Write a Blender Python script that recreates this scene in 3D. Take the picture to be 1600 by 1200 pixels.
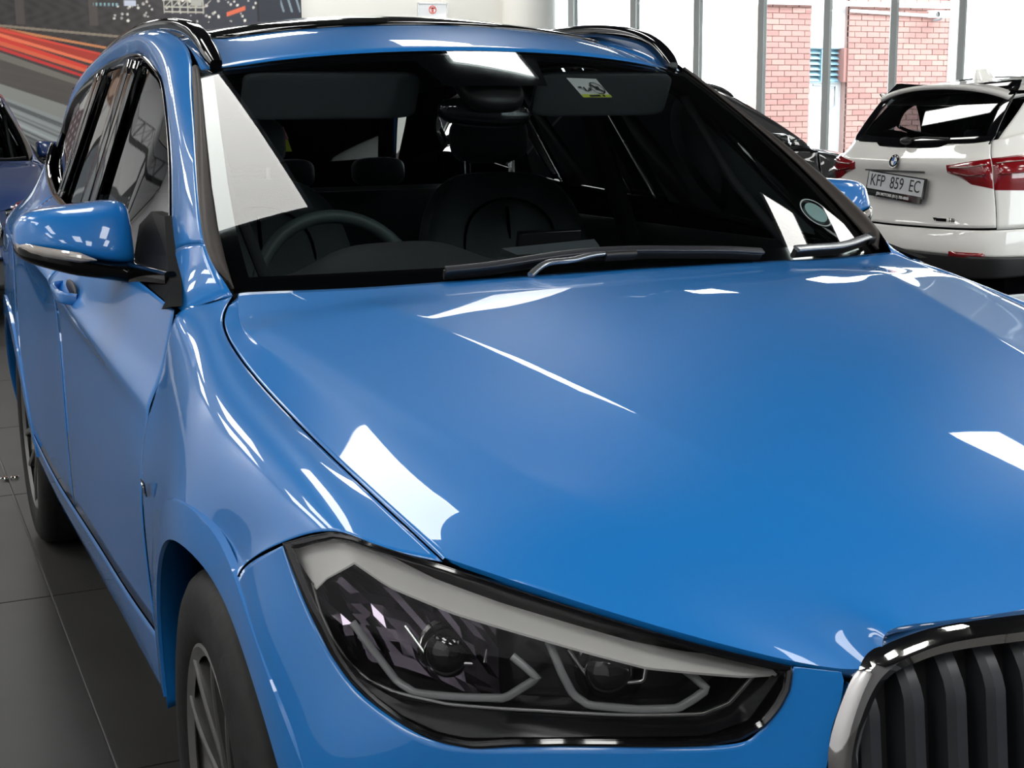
import bpy, bmesh, math, random
import numpy as np
from mathutils import Vector, Matrix
random.seed(7)
SC = bpy.context.scene
for o in list(bpy.data.objects):
    bpy.data.objects.remove(o)

# ------------------------------------------------------------------ camera, sky, sun, exposure
cam_d = bpy.data.cameras.new('camera'); cam = bpy.data.objects.new('camera', cam_d)
SC.collection.objects.link(cam); SC.camera = cam
yaw, pitch, roll = math.radians(24.1496), math.radians(-10.9404), math.radians(-0.6596)
fw = Vector((math.sin(yaw)*math.cos(pitch), math.cos(yaw)*math.cos(pitch), math.sin(pitch)))
rt = fw.cross(Vector((0, 0, 1))).normalized(); up = rt.cross(fw)
r2 = math.cos(roll)*rt+math.sin(roll)*up; u2 = -math.sin(roll)*rt+math.cos(roll)*up
m3 = Matrix((r2, u2, -fw)).transposed()
cam.matrix_world = Matrix.Translation((-1.24076, -1.90031, 1.32951)) @ m3.to_4x4()
cam_d.sensor_fit = 'HORIZONTAL'; cam_d.sensor_width = 36.0
cam_d.lens = 2179.78*36.0/1600.0
cam_d.clip_start = 0.05; cam_d.clip_end = 200
cam_d.dof.use_dof = False

world = bpy.data.worlds.new('overcast_sky'); SC.world = world; world.use_nodes = True
wn = world.node_tree.nodes; wl = world.node_tree.links
bg = wn['Background']
tc = wn.new('ShaderNodeTexCoord'); sp = wn.new('ShaderNodeSeparateXYZ'); rp = wn.new('ShaderNodeValToRGB')
wl.new(tc.outputs['Generated'], sp.inputs[0]); wl.new(sp.outputs['Z'], rp.inputs[0]); wl.new(rp.outputs[0], bg.inputs[0])
rp.color_ramp.elements[0].position = 0.0; rp.color_ramp.elements[0].color = (0.95, 0.98, 1.0, 1)
rp.color_ramp.elements[1].position = 1.0; rp.color_ramp.elements[1].color = (0.72, 0.85, 1.0, 1)
bg.inputs[1].default_value = 6.0

sun_d = bpy.data.lights.new('sun', 'SUN'); sun = bpy.data.objects.new('sun', sun_d); SC.collection.objects.link(sun)
sun_d.energy = 3.0; sun_d.angle = math.radians(8); sun_d.color = (1.0, 0.96, 0.9)
sun.rotation_euler = Vector((-0.5, 0.55, -0.7)).to_track_quat('-Z', 'Y').to_euler()

vs = SC.view_settings
SC.display_settings.display_device = 'sRGB'
vs.view_transform = 'Standard'; vs.look = 'None'; vs.gamma = 1.0; vs.use_curve_mapping = False
vs.exposure = 0.34
try:
    SC.cycles.max_bounces = 8; SC.cycles.transparent_max_bounces = 16; SC.cycles.caustics_reflective = False
    SC.cycles.caustics_refractive = False; SC.cycles.sample_clamp_indirect = 6.0
except Exception:
    pass

# ------------------------------------------------------------------ materials
MATS = {}
def pmat(name, col, rough=0.5, metal=0.0, coat=0.0, coat_rough=0.03, spec=0.5, emit=None, estr=0.0, alpha=1.0):
    m = bpy.data.materials.new(name); m.use_nodes = True
    b = m.node_tree.nodes['Principled BSDF']
    b.inputs['Base Color'].default_value = (*col, 1); b.inputs['Roughness'].default_value = rough
    b.inputs['Metallic'].default_value = metal; b.inputs['Coat Weight'].default_value = coat
    b.inputs['Coat Roughness'].default_value = coat_rough; b.inputs['Specular IOR Level'].default_value = spec
    if emit:
        b.inputs['Emission Color'].default_value = (*emit, 1); b.inputs['Emission Strength'].default_value = estr
    MATS[name] = m
    return m
def add_noise(name, scale, amt, bump=0.0, stretch=(1, 1, 1)):
    m = MATS[name]; n = m.node_tree.nodes; l = m.node_tree.links; b = n['Principled BSDF']
    t = n.new('ShaderNodeTexCoord'); mp = n.new('ShaderNodeMapping'); mp.inputs['Scale'].default_value = stretch
    nz = n.new('ShaderNodeTexNoise'); nz.inputs['Scale'].default_value = scale; nz.inputs['Detail'].default_value = 5
    l.new(t.outputs['Object'], mp.inputs[0]); l.new(mp.outputs[0], nz.inputs[0])
    if amt:
        c = b.inputs['Base Color'].default_value[:3]
        r = n.new('ShaderNodeValToRGB')
        r.color_ramp.elements[0].position = 0.3; r.color_ramp.elements[1].position = 0.7
        r.color_ramp.elements[0].color = (*[max(0, x*(1-amt)) for x in c], 1)
        r.color_ramp.elements[1].color = (*[min(1, x*(1+amt)) for x in c], 1)
        l.new(nz.outputs[0], r.inputs[0]); l.new(r.outputs[0], b.inputs['Base Color'])
    if bump:
        bp = n.new('ShaderNodeBump'); bp.inputs['Strength'].default_value = bump; bp.inputs['Distance'].default_value = 0.01
        l.new(nz.outputs[0], bp.inputs['Height']); l.new(bp.outputs[0], b.inputs['Normal'])
    return m
def glassmat(name, tint, refl=1.0, ior=1.5, rough=0.0):
    """thin pane: straight-through tinted transparency plus a fresnel mirror"""
    m = bpy.data.materials.new(name); m.use_nodes = True; n = m.node_tree.nodes; l = m.node_tree.links
    for x in list(n):
        n.remove(x)
    o = n.new('ShaderNodeOutputMaterial'); mx = n.new('ShaderNodeMixShader'); tr = n.new('ShaderNodeBsdfTransparent')
    gl = n.new('ShaderNodeBsdfGlossy'); fr = n.new('ShaderNodeFresnel'); fr.inputs['IOR'].default_value = ior
    mu = n.new('ShaderNodeMath'); mu.operation = 'MULTIPLY'; mu.inputs[1].default_value = refl
    tr.inputs[0].default_value = (*tint, 1); gl.inputs['Roughness'].default_value = rough
    gl.inputs['Color'].default_value = (1, 1, 1, 1)
    l.new(fr.outputs[0], mu.inputs[0]); l.new(mu.outputs[0], mx.inputs[0]); l.new(tr.outputs[0], mx.inputs[1]); l.new(gl.outputs[0], mx.inputs[2])
    l.new(mx.outputs[0], o.inputs[0]); MATS[name] = m
    return m
def vcol_mat(name, rough=0.5, coat=0.0):
    m = pmat(name, (1, 1, 1), rough, coat=coat); n = m.node_tree.nodes; l = m.node_tree.links
    a = n.new('ShaderNodeVertexColor'); a.layer_name = 'Col'
    l.new(a.outputs[0], n['Principled BSDF'].inputs['Base Color'])
    return m
def paintmat(name, col, metal=0.0, rough=0.4):
    return pmat(name, col, rough, metal, coat=1.0, coat_rough=0.012, spec=0.35)
paintmat('paint_blue', (0.007, 0.178, 0.545))
paintmat('paint_navy', (0.003, 0.025, 0.11))
paintmat('paint_white', (0.90, 0.885, 0.84))
paintmat('paint_black', (0.01, 0.011, 0.013))
pmat('gloss_black', (0.004, 0.004, 0.005), 0.06, coat=0.6)
pmat('black_plastic', (0.012, 0.012, 0.013), 0.45)
pmat('rubber_seal', (0.035, 0.028, 0.025), 0.55)
pmat('dark_void', (0.002, 0.002, 0.0025), 0.9, spec=0.0)
pmat('tyre_rubber', (0.010, 0.010, 0.010), 0.6, spec=0.3)
add_noise('tyre_rubber', 40, 0.25, 0.15)
pmat('rim_grey', (0.17, 0.17, 0.165), 0.28, 0.75)
pmat('rim_silver', (0.30, 0.30, 0.29), 0.28, 0.8)
pmat('chrome', (0.82, 0.81, 0.79), 0.06, 1.0)
pmat('satin_chrome', (0.55, 0.55, 0.55), 0.22, 1.0)
pmat('grille_bar', (0.04, 0.043, 0.05), 0.32, 0.3)
pmat('leather', (0.05, 0.066, 0.07), 0.5, spec=0.35)
add_noise('leather', 220, 0.1, 0.08)
pmat('dash_plastic', (0.036, 0.036, 0.038), 0.6)
add_noise('dash_plastic', 300, 0.12, 0.1)
pmat('visor_cloth', (0.07, 0.08, 0.09), 0.8)
pmat('headliner', (0.02, 0.022, 0.024), 0.9)
pmat('wiper_metal', (0.34, 0.36, 0.38), 0.25, 0.8)
pmat('lamp_dark', (0.006, 0.006, 0.007), 0.2)
pmat('lamp_silver', (0.93, 0.91, 0.86), 0.3, 0.15)
pmat('lamp_facet', (0.10, 0.085, 0.105), 0.05, 1.0)
pmat('satin_black', (0.003, 0.003, 0.003), 0.55, spec=0.08)
pmat('deep_black', (0.002, 0.002, 0.002), 0.10, spec=0.22)
pmat('lamp_ring', (0.32, 0.33, 0.33), 0.25)
pmat('lamp_amber', (0.5, 0.2, 0.03), 0.3)
pmat('lamp_red', (0.24, 0.005, 0.009), 0.12, coat=1.0)
pmat('lamp_red_dark', (0.10, 0.003, 0.006), 0.15, coat=1.0)
pmat('signal_lens', (0.42, 0.38, 0.34), 0.12, coat=1.0)
pmat('plate_silver', (0.62, 0.64, 0.66), 0.4)
pmat('print_black', (0.01, 0.01, 0.01), 0.6)
pmat('print_white', (0.8, 0.8, 0.8), 0.5)
pmat('print_yellow', (0.62, 0.72, 0.06), 0.5)
pmat('print_pink', (0.7, 0.2, 0.35), 0.5)
pmat('print_teal', (0.42, 0.62, 0.62), 0.4)
pmat('badge_blue', (0.02, 0.14, 0.42), 0.2, coat=1.0)
pmat('badge_white', (0.8, 0.82, 0.85), 0.2, coat=1.0)
glassmat('windscreen_glass', (0.76, 0.82, 0.82), .68, 1.52)
glassmat('side_glass', (0.22, 0.24, 0.25), 1.25, 1.6)
glassmat('lamp_lens', (0.93, 0.94, 0.95), 0.8, 1.42)
glassmat('facade_glass', (0.96, 0.98, 0.98), 0.35, 1.45)
pmat('roof_glass', (0.003, 0.003, 0.003), 0.02, coat=1.0)

# ------------------------------------------------------------------ geometry helpers
def nat_spline(P, n_or_t):
    """natural cubic through P (k,...) with uniform knots; samples at t in [0,k-1]"""
    P = np.asarray(P, float); k = len(P); sh = P.shape[1:]; Q = P.reshape(k, -1)
    t = np.linspace(0, k-1, n_or_t) if isinstance(n_or_t, int) else np.asarray(n_or_t, float)
    if k == 2:
        return (Q[0]+(Q[1]-Q[0])*t[:, None]).reshape((len(t),)+sh)
    A = np.zeros((k, k)); b = np.zeros_like(Q); A[0, 0] = A[-1, -1] = 1
    for i in range(1, k-1):
        A[i, i-1] = 1; A[i, i] = 4; A[i, i+1] = 1; b[i] = 6*(Q[i+1]-2*Q[i]+Q[i-1])
    M = np.linalg.solve(A, b)
    i = np.clip(t.astype(int), 0, k-2); s = (t-i)[:, None]
    r = M[i]*(1-s)**3/6+M[i+1]*s**3/6+(Q[i]-M[i]/6)*(1-s)+(Q[i+1]-M[i+1]/6)*s
    return r.reshape((len(t),)+sh)
def tensor(net, tv, tu):
    """net rows x cols x 3 -> grid len(tv) x len(tu) x 3"""
    a = nat_spline(net, tv)
    return np.swapaxes(nat_spline(np.swapaxes(a, 0, 1), tu), 0, 1)
def grid_faces(nv, nu, base=0, wrap=False):
    F = []
    for j in range(nv-1):
        for i in range(nu-(0 if wrap else 1)):
            i2 = (i+1) % nu
            F.append((base+j*nu+i, base+j*nu+i2, base+(j+1)*nu+i2, base+(j+1)*nu+i))
    return F
class G:
    """a bag of geometry"""
    def __init__(s):
        s.V = []; s.F = []; s.M = []
    def add(s, V, F, m=0):
        b = len(s.V); s.V += [tuple(map(float, v)) for v in V]
        for f in F:
            s.F.append(tuple(b+i for i in f)); s.M.append(m)
        return s
    def grid(s, A, m=0, wrap=False):
        nv, nu = A.shape[:2]
        return s.add(A.reshape(-1, 3), grid_faces(nv, nu, 0, wrap), m)
    def outward(s, c=(0, 1.3, 0.6)):
        if not s.F: return s
        c = np.array(c); V = np.array(s.V); tot = 0
        for f in s.F:
            p = V[list(f)]; n = np.cross(p[1]-p[0], p[2]-p[0]) if len(f) == 3 else np.cross(p[2]-p[0], p[3]-p[1]); tot += n @ (p.mean(0)-c)
        if tot < 0: s.F = [f[::-1] for f in s.F]
        return s
    def mirrored(s):
        g = G(); g.V = [(-x, y, z) for x, y, z in s.V]; g.F = [f[::-1] for f in s.F]; g.M = list(s.M)
        return g
    def plus(s, g):
        b = len(s.V); s.V += g.V; s.F += [tuple(b+i for i in f) for f in g.F]; s.M += g.M
        return s
    def box(s, lo, hi, m=0):
        (a, b, c), (d, e, f) = lo, hi
        V = [(a, b, c), (d, b, c), (d, e, c), (a, e, c), (a, b, f), (d, b, f), (d, e, f), (a, e, f)]
        return s.add(V, [(0, 3, 2, 1), (4, 5, 6, 7), (0, 1, 5, 4), (1, 2, 6, 5), (2, 3, 7, 6), (3, 0, 4, 7)], m)
    def sweep(s, path, prof, upv=(0, 0, 1), m=0, scale=None, cap=True, closed=False):
        """sweep a closed 2-D profile (a along side, b along up) along path"""
        P = np.asarray(path, float); n = len(P); prof = np.asarray(prof, float); k = len(prof); A = np.zeros((n, k, 3)); upv = np.asarray(upv, float)
        for i in range(n):
            if closed: t = P[(i+1) % n]-P[i-1]
            else: t = P[min(i+1, n-1)]-P[max(i-1, 0)]
            t = t/np.linalg.norm(t); uu = upv[i] if upv.ndim == 2 else upv
            sd = np.cross(t, uu); sd /= np.linalg.norm(sd); u = np.cross(sd, t); q = 1 if scale is None else scale[i]
            A[i] = P[i]+q*(prof[:, :1]*sd+prof[:, 1:]*u)
        b = len(s.V); s.V += [tuple(v) for v in A.reshape(-1, 3)]
        for j in range(n if closed else n-1):
            j2 = (j+1) % n
            for i in range(k):
                i2 = (i+1) % k
                s.F.append((b+j*k+i, b+j*k+i2, b+j2*k+i2, b+j2*k+i)); s.M.append(m)
        if cap and not closed:
            s.F.append(tuple(b+i for i in range(k))[::-1]); s.M.append(m)
            s.F.append(tuple(b+(n-1)*k+i for i in range(k))); s.M.append(m)
        return s
    def lathe(s, prof, c, axis='x', n=48, m=0):
        """prof list of (axial, radius)"""
        A = np.zeros((len(prof), n, 3)); th = np.linspace(0, 2*math.pi, n, endpoint=False)
        for j, (a, r) in enumerate(prof):
            if axis == 'x': A[j] = np.stack([c[0]+a+0*th, c[1]+r*np.sin(th), c[2]+r*np.cos(th)], 1)
            elif axis == 'y': A[j] = np.stack([c[0]+r*np.cos(th), c[1]+a+0*th, c[2]+r*np.sin(th)], 1)
            else: A[j] = np.stack([c[0]+r*np.cos(th), c[1]+r*np.sin(th), c[2]+a+0*th], 1)
        return s.grid(A, m, wrap=True)
    def poly_prism(s, pts, off, m=0):
        """planar polygon pts (3-D) extruded by vector off"""
        P = np.asarray(pts, float); k = len(P); Q = P+np.asarray(off); b = len(s.V)
        s.V += [tuple(v) for v in P]+[tuple(v) for v in Q]
        s.F += [tuple(b+i for i in range(k))[::-1], tuple(b+k+i for i in range(k))]; s.M += [m, m]
        for i in range(k):
            j = (i+1) % k
            s.F.append((b+i, b+j, b+k+j, b+k+i)); s.M.append(m)
        return s
    def blob(s, c, r, nu=20, nv=14, p=2.0, m=0, rot=None):
        """super-ellipsoid"""
        th = np.linspace(0, 2*math.pi, nu, endpoint=False); ph = np.linspace(-math.pi/2, math.pi/2, nv)
        f = lambda v, e: np.sign(v)*np.abs(v)**e
        e = 2.0/p; A = np.zeros((nv, nu, 3))
        for j, a in enumerate(ph):
            A[j] = np.stack([f(np.cos(a), e)*f(np.cos(th), e)*r[0], f(np.cos(a), e)*f(np.sin(th), e)*r[1], f(np.sin(a), e)*r[2]+0*th], 1)
        if rot is not None: A = A @ np.array(rot.to_matrix()).T
        return s.grid(A+np.asarray(c), m, wrap=True)
def rrect(w, h, r=0.004, k=3):
    o = []
    for cx, cy, a0 in ((w/2-r, h/2-r, 0), (-w/2+r, h/2-r, 90), (-w/2+r, -h/2+r, 180), (w/2-r, -h/2+r, 270)):
        for i in range(k+1):
            a = math.radians(a0+90*i/k); o.append((cx+r*math.cos(a), cy+r*math.sin(a)))
    return o
def ell(w, h, n=12):
    return [(w/2*math.cos(2*math.pi*i/n), h/2*math.sin(2*math.pi*i/n)) for i in range(n)]
def mesh_of(name, g, mats, smooth=True, sharp=None):
    me = bpy.data.meshes.new(name); me.from_pydata(g.V, [], g.F); me.update()
    for m in (mats if isinstance(mats, (list, tuple)) else [mats]):
        me.materials.append(MATS[m])
    if isinstance(mats, (list, tuple)) and len(mats) > 1:
        me.polygons.foreach_set('material_index', g.M)
    if smooth:
        me.polygons.foreach_set('use_smooth', [True]*len(me.polygons))
        if sharp is not None:
            me.set_sharp_from_angle(angle=math.radians(sharp))
    return me
def obj(name, g, mats, parent=None, smooth=True, sharp=35, thick=None, label=None, loc=None, cat=None, group=None, kind=None):
    o = bpy.data.objects.new(name, mesh_of(name, g, mats, smooth, sharp)); SC.collection.objects.link(o)
    if parent: o.parent = parent
    if loc: o.location = loc
    if thick:
        md = o.modifiers.new('thickness', 'SOLIDIFY'); md.thickness = thick; md.offset = -1
        if isinstance(mats, str) and mats.startswith('paint'):
            o.data.materials.append(MATS['dark_void']); md.material_offset = 1; md.material_offset_rim = 1
    for k, v in (('label', label), ('category', cat), ('group', group), ('kind', kind)):
        if v: o[k] = v
    return o
def empty(name, loc, rz=0, label=None, cat=None, group=None, kind=None):
    o = bpy.data.objects.new(name, None); SC.collection.objects.link(o); o.location = loc; o.rotation_euler = (0, 0, rz)
    for k, v in (('label', label), ('category', cat), ('group', group), ('kind', kind)):
        if v: o[k] = v
    return o
def interp(x, xs, ys): return float(np.interp(x, xs, ys))
# ceiling light panels, known ones and ones added for fill: x, y, width, length, turn, label, group
LIGHTS = [(-.73, 2.15, .60, 1.40), (1.31, 3.50, .60, 1.40), (3.72, 1.70, .42, 1.40), (.95, -1.9, .75, 1.40), (5.0, 2.5, .6, 1.0), (4.7, 7.4, .60, 1.40), (-.3, -4.2, .6, 1.4)]
for x, y in ((-3.0, -4.6), (-3.0, -1.6), (-2.9, 2.2), (-3.0, 5.4), (-3.0, 8.6), (-3.0, 11.4), (-.6, 8.2), (-.6, 11.2), (1.6, 12.2), (3.2, 12.2), (4.6, 12.0), (2.2, 10.6), (3.4, -4.6), (3.4, -1.6), (6.0, -4.6), (6.0, -1.6), (6.4, 1.6), (6.8, 4.6), (9.0, -4.4), (9.0, -1.4), (9.2, 1.8), (11.6, -4.4), (11.6, -1.4), (11.6, 1.8), (9.2, 5.0), (13.6, -3.0), (13.6, .4)):  # unseen ceiling filled out with panels; back-wall ones added to brighten that wall
    LIGHTS.append((x, y, .60, 1.40))
LIGHTS += [(-4.0, y, .6, 1.4) for y in (-2.5, .5, 3.5, 6.5, 9.5)]  # row added along the left wall to brighten it
LIGHTS[5] = (4.5, 7.3, .5, 1.5)
LIGHTS += [(7.3, 8.9, .6, 1.2), (.7, 6.5, .6, 1.4), (1.6, -3.4, .6, 1.4), (-1.2, -3.4, .6, 1.4)]  # first read off a hood reflection; others added to brighten white car and headlight
LIGHTS = [(x, y, w, l, 0.0, 'rectangular ceiling light panel of a set partly added for fill', 'ceiling light panels, partly added for fill') for x, y, w, l in LIGHTS]
# ------------------------------------------------------------------ the car body, in car axes: x across, y backwards from the front axle, z up
def nat1(xs, ys):
    xs = np.asarray(xs, float); ys = np.asarray(ys, float); n = len(xs); h = np.diff(xs)
    A = np.zeros((n, n)); b = np.zeros(n); A[0, 0] = A[-1, -1] = 1
    for i in range(1, n-1):
        A[i, i-1] = h[i-1]; A[i, i] = 2*(h[i-1]+h[i]); A[i, i+1] = h[i]; b[i] = 6*((ys[i+1]-ys[i])/h[i]-(ys[i]-ys[i-1])/h[i-1])
    M = np.linalg.solve(A, b)
    def ev(x):
        x = np.asarray(x, float); i = np.clip(np.searchsorted(xs, x)-1, 0, n-2); t = x-xs[i]; hh = h[i]
        return (M[i]*(hh-t)**3+M[i+1]*t**3)/(6*hh)+(ys[i]/hh-M[i]*hh/6)*(hh-t)+(ys[i+1]/hh-M[i+1]*hh/6)*t
    return ev
FD = nat1([0, .2, .3, .4, .5, .6, .7, .76, .8, .83, .86, .88, .90], [0, .018, .045, .085, .135, .205, .30, .375, .44, .505, .60, .70, .85])
def front_y(x, z, off=0.0):
    """the nose surface y(x, z)"""
    return -.83+(.35 if z > .75 else .12)*(z-.75)+float(FD(min(abs(x), .9)))-off
def front_pt(x, z, off=0.0): return (x, front_y(x, z, off), z)

FENDER = np.array([
 [(-.698,-.493,.835),(-.749,-.438,.843),(-.789,-.374,.851),(-.831,-.297,.821),(-.856,-.235,.785),(-.868,-.180,.725),(-.870,-.165,.60)],
 [(-.733,-.250,.888),(-.775,-.240,.892),(-.815,-.220,.874),(-.846,-.170,.83),(-.862,-.125,.77),(-.874,-.105,.70),(-.878,-.095,.55)],
 [(-.751,.000,.929),(-.790,.000,.930),(-.828,.010,.908),(-.859,.020,.860),(-.880,.020,.80),(-.892,.020,.72),(-.891,.020,.50)],
 [(-.757,.200,.964),(-.790,.200,.963),(-.824,.200,.938),(-.852,.200,.888),(-.874,.200,.81),(-.889,.200,.68),(-.890,.200,.38)],
 [(-.746,.360,.999),(-.775,.360,.996),(-.809,.360,.968),(-.835,.360,.912),(-.859,.360,.83),(-.878,.360,.68),(-.872,.360,.34)],
 [(-.704,.462,1.030),(-.757,.470,1.017),(-.800,.474,.999),(-.825,.474,.918),(-.853,.474,.838),(-.874,.474,.69),(-.857,.474,.325)]]).swapaxes(0, 1)
SIDE = np.array([
 [(-.800,.478,1.009),(-.809,.8,1.03),(-.8105,1.2,1.05),(-.80,1.6,1.075),(-.791,2.0,1.095),(-.775,2.4,1.122),(-.748,2.8,1.168),(-.71,3.12,1.195),(-.62,3.39,1.14),(-.38,3.455,1.12),(0,3.475,1.115)],
 [(-.812,.478,.955),(-.828,.8,.985),(-.838,1.2,1.01),(-.84,1.6,1.035),(-.838,2.0,1.055),(-.832,2.4,1.08),(-.81,2.8,1.09),(-.765,3.15,1.085),(-.66,3.43,1.065),(-.40,3.515,1.055),(0,3.54,1.05)],
 [(-.829,.478,.895),(-.848,.8,.925),(-.866,1.2,.96),(-.876,1.6,.99),(-.88,2.0,1.01),(-.882,2.4,1.025),(-.868,2.8,1.03),(-.825,3.15,1.03),(-.70,3.455,1.02),(-.42,3.55,1.01),(0,3.58,1.0)],
 [(-.851,.478,.845),(-.869,.8,.876),(-.887,1.2,.925),(-.898,1.6,.965),(-.903,2.0,.98),(-.902,2.4,.985),(-.89,2.8,.985),(-.845,3.15,.975),(-.72,3.46,.96),(-.43,3.545,.945),(0,3.56,.935)],
 [(-.858,.478,.80),(-.864,.8,.825),(-.875,1.2,.87),(-.886,1.6,.91),(-.894,2.0,.93),(-.905,2.4,.93),(-.897,2.8,.92),(-.853,3.15,.90),(-.73,3.46,.88),(-.44,3.525,.86),(0,3.535,.85)],
 [(-.874,.478,.68),(-.870,.8,.68),(-.874,1.2,.69),(-.882,1.6,.70),(-.893,2.0,.72),(-.910,2.4,.74),(-.905,2.8,.74),(-.865,3.15,.72),(-.76,3.46,.70),(-.46,3.54,.68),(0,3.555,.67)],
 [(-.8635,.478,.45),(-.866,.8,.43),(-.870,1.2,.42),(-.876,1.6,.41),(-.886,2.0,.42),(-.905,2.4,.48),(-.905,2.8,.50),(-.875,3.15,.50),(-.785,3.47,.50),(-.5,3.58,.50),(0,3.60,.50)],
 [(-.853,.478,.315),(-.853,.8,.310),(-.855,1.2,.305),(-.859,1.6,.30),(-.865,2.0,.30),(-.878,2.4,.34),(-.878,2.8,.36),(-.85,3.15,.34),(-.77,3.44,.32),(-.5,3.54,.31),(0,3.56,.30)]])
FA, RA, AR = (0.0, .345), (2.67, .345), .39       # arch centres (y, z) and radius
def side_u(y):
    us = np.linspace(0, 7, 400); ys = nat_spline(SIDE[3], us)[:, 1]
    return float(np.interp(y, ys, us))
def arch_panel(net, tu, v0, v1, nv, centre, R, ret=0.0):
    """columns of a tensor surface, each cut off where it enters the wheel-arch circle"""
    a = nat_spline(np.swapaxes(net, 0, 1), tu)          # nu x rows x 3
    fine = np.linspace(v0, v1, 300); out = []; cut = []
    for col in a:
        p = nat_spline(col, fine); d = np.hypot(p[:, 1]-centre[0], p[:, 2]-centre[1]); ins = np.where(d < R)[0]
        vm = v1; c = False
        if len(ins):
            k = ins[0]; c = True
            vm = fine[k] if k == 0 else fine[k-1]+(fine[k]-fine[k-1])*(d[k-1]-R)/(d[k-1]-d[k]+1e-9)
        out.append(nat_spline(col, np.linspace(v0, vm, nv))); cut.append(c)
    A = np.swapaxes(np.array(out), 0, 1)
    if ret:
        e = A[-1].copy(); e[:, 0] += np.where(np.array(cut), ret, 0.002)
        A = np.concatenate([A, [e]], 0)
    return A
def arch_cols(u0, u1, net_row, centre, R, n):
    """column parameters, gathered near the two ends of the arch"""
    us = np.linspace(u0, u1, n); ys = nat_spline(net_row, us)[:, 1]; ex = []
    for yy in (centre[0]-R, centre[0]+R):
        if ys.min() < yy < ys.max():
            uc = float(np.interp(yy, ys, us)); ex += list(uc+np.array([-.012, -.006, -.003, -.001, .001, .003, .006, .012, .02, -.02, .035, -.035]))
    return np.array(sorted(set(list(us)+[e for e in ex if u0 < e < u1])))
def curve_at_y(P, ys):
    """natural spline polyline through P re-sampled at given y (monotonic)"""
    t = np.linspace(0, len(P)-1, 600); Q = nat_spline(P, t)
    return np.stack([np.interp(ys, Q[:, 1], Q[:, k]) for k in range(3)], 1)

# side-window frame (upper edge of the side glazing) and the line along the windscreen / roof rail
O_LINE = [(-.792,.54,1.007),(-.762,.69,1.046),(-.740,.80,1.105),(-.714,.914,1.186),(-.688,1.04,1.275),(-.655,1.246,1.391),(-.641,1.404,1.437),(-.628,1.615,1.474),(-.622,1.835,1.489),(-.624,2.197,1.480),(-.630,2.60,1.444),(-.644,2.88,1.383),(-.664,2.975,1.308),(-.697,2.975,1.230),(-.712,3.12,1.195)]
I_LINE = [(-.706,.470,1.040),(-.722,.555,1.092),(-.712,.660,1.157),(-.685,.80,1.239),(-.653,.95,1.319),(-.621,1.105,1.403),(-.596,1.25,1.478),(-.592,1.50,1.530),(-.592,1.80,1.546),(-.592,2.20,1.530),(-.590,2.65,1.488),(-.585,3.00,1.440),(-.61,3.16,1.33),(-.63,3.30,1.20),(-.645,3.38,1.12)]
def Sx(y, z): return -.832+.43*(z-1.0)+float(np.interp(y, [.5, .62, .85, 1.0, 1.2, 1.5], [.03, .052, .046, .028, .010, 0]))+.03*max(y-2.0, 0)**2
def roof_zc(y): return float(ROOFZ(y))
ROOFZ = nat1([1.0, 1.067, 1.19, 1.307, 1.55, 2.0, 2.5, 3.0, 3.25], [1.446, 1.4695, 1.512, 1.541, 1.574, 1.578, 1.553, 1.505, 1.475])
def roof_z(x, y): return roof_zc(y)-.058*(x/.57)**2-.012*(abs(x)/.57)**6
def ws_bottom(x): return np.array([x, .345+.17*(x/.72)**2, 1.043-.012*(x/.72)**2])
def ws_top(x): return np.array([x, 1.067+.058*(x/.53)**2, 1.4695-.03*(x/.53)**2])
def ws_half(t): return np.interp(t, [0, .1, .23, .41, .68, 1], [.692, .690, .684, .668, .637, .597])
def ws_pt(s, t, off=0.0):
    """windscreen point: s across in [-1,1], t from the base up in [0,1]"""
    h = float(ws_half(t)); x = s*h
    a = ws_bottom(x); b = ws_top(x); p = a+(b-a)*t
    bulge = .018*4*t*(1-t)
    return p+np.array([0, -.5, .86])*(bulge+off)
CREASE = (.007, .0085)
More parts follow.
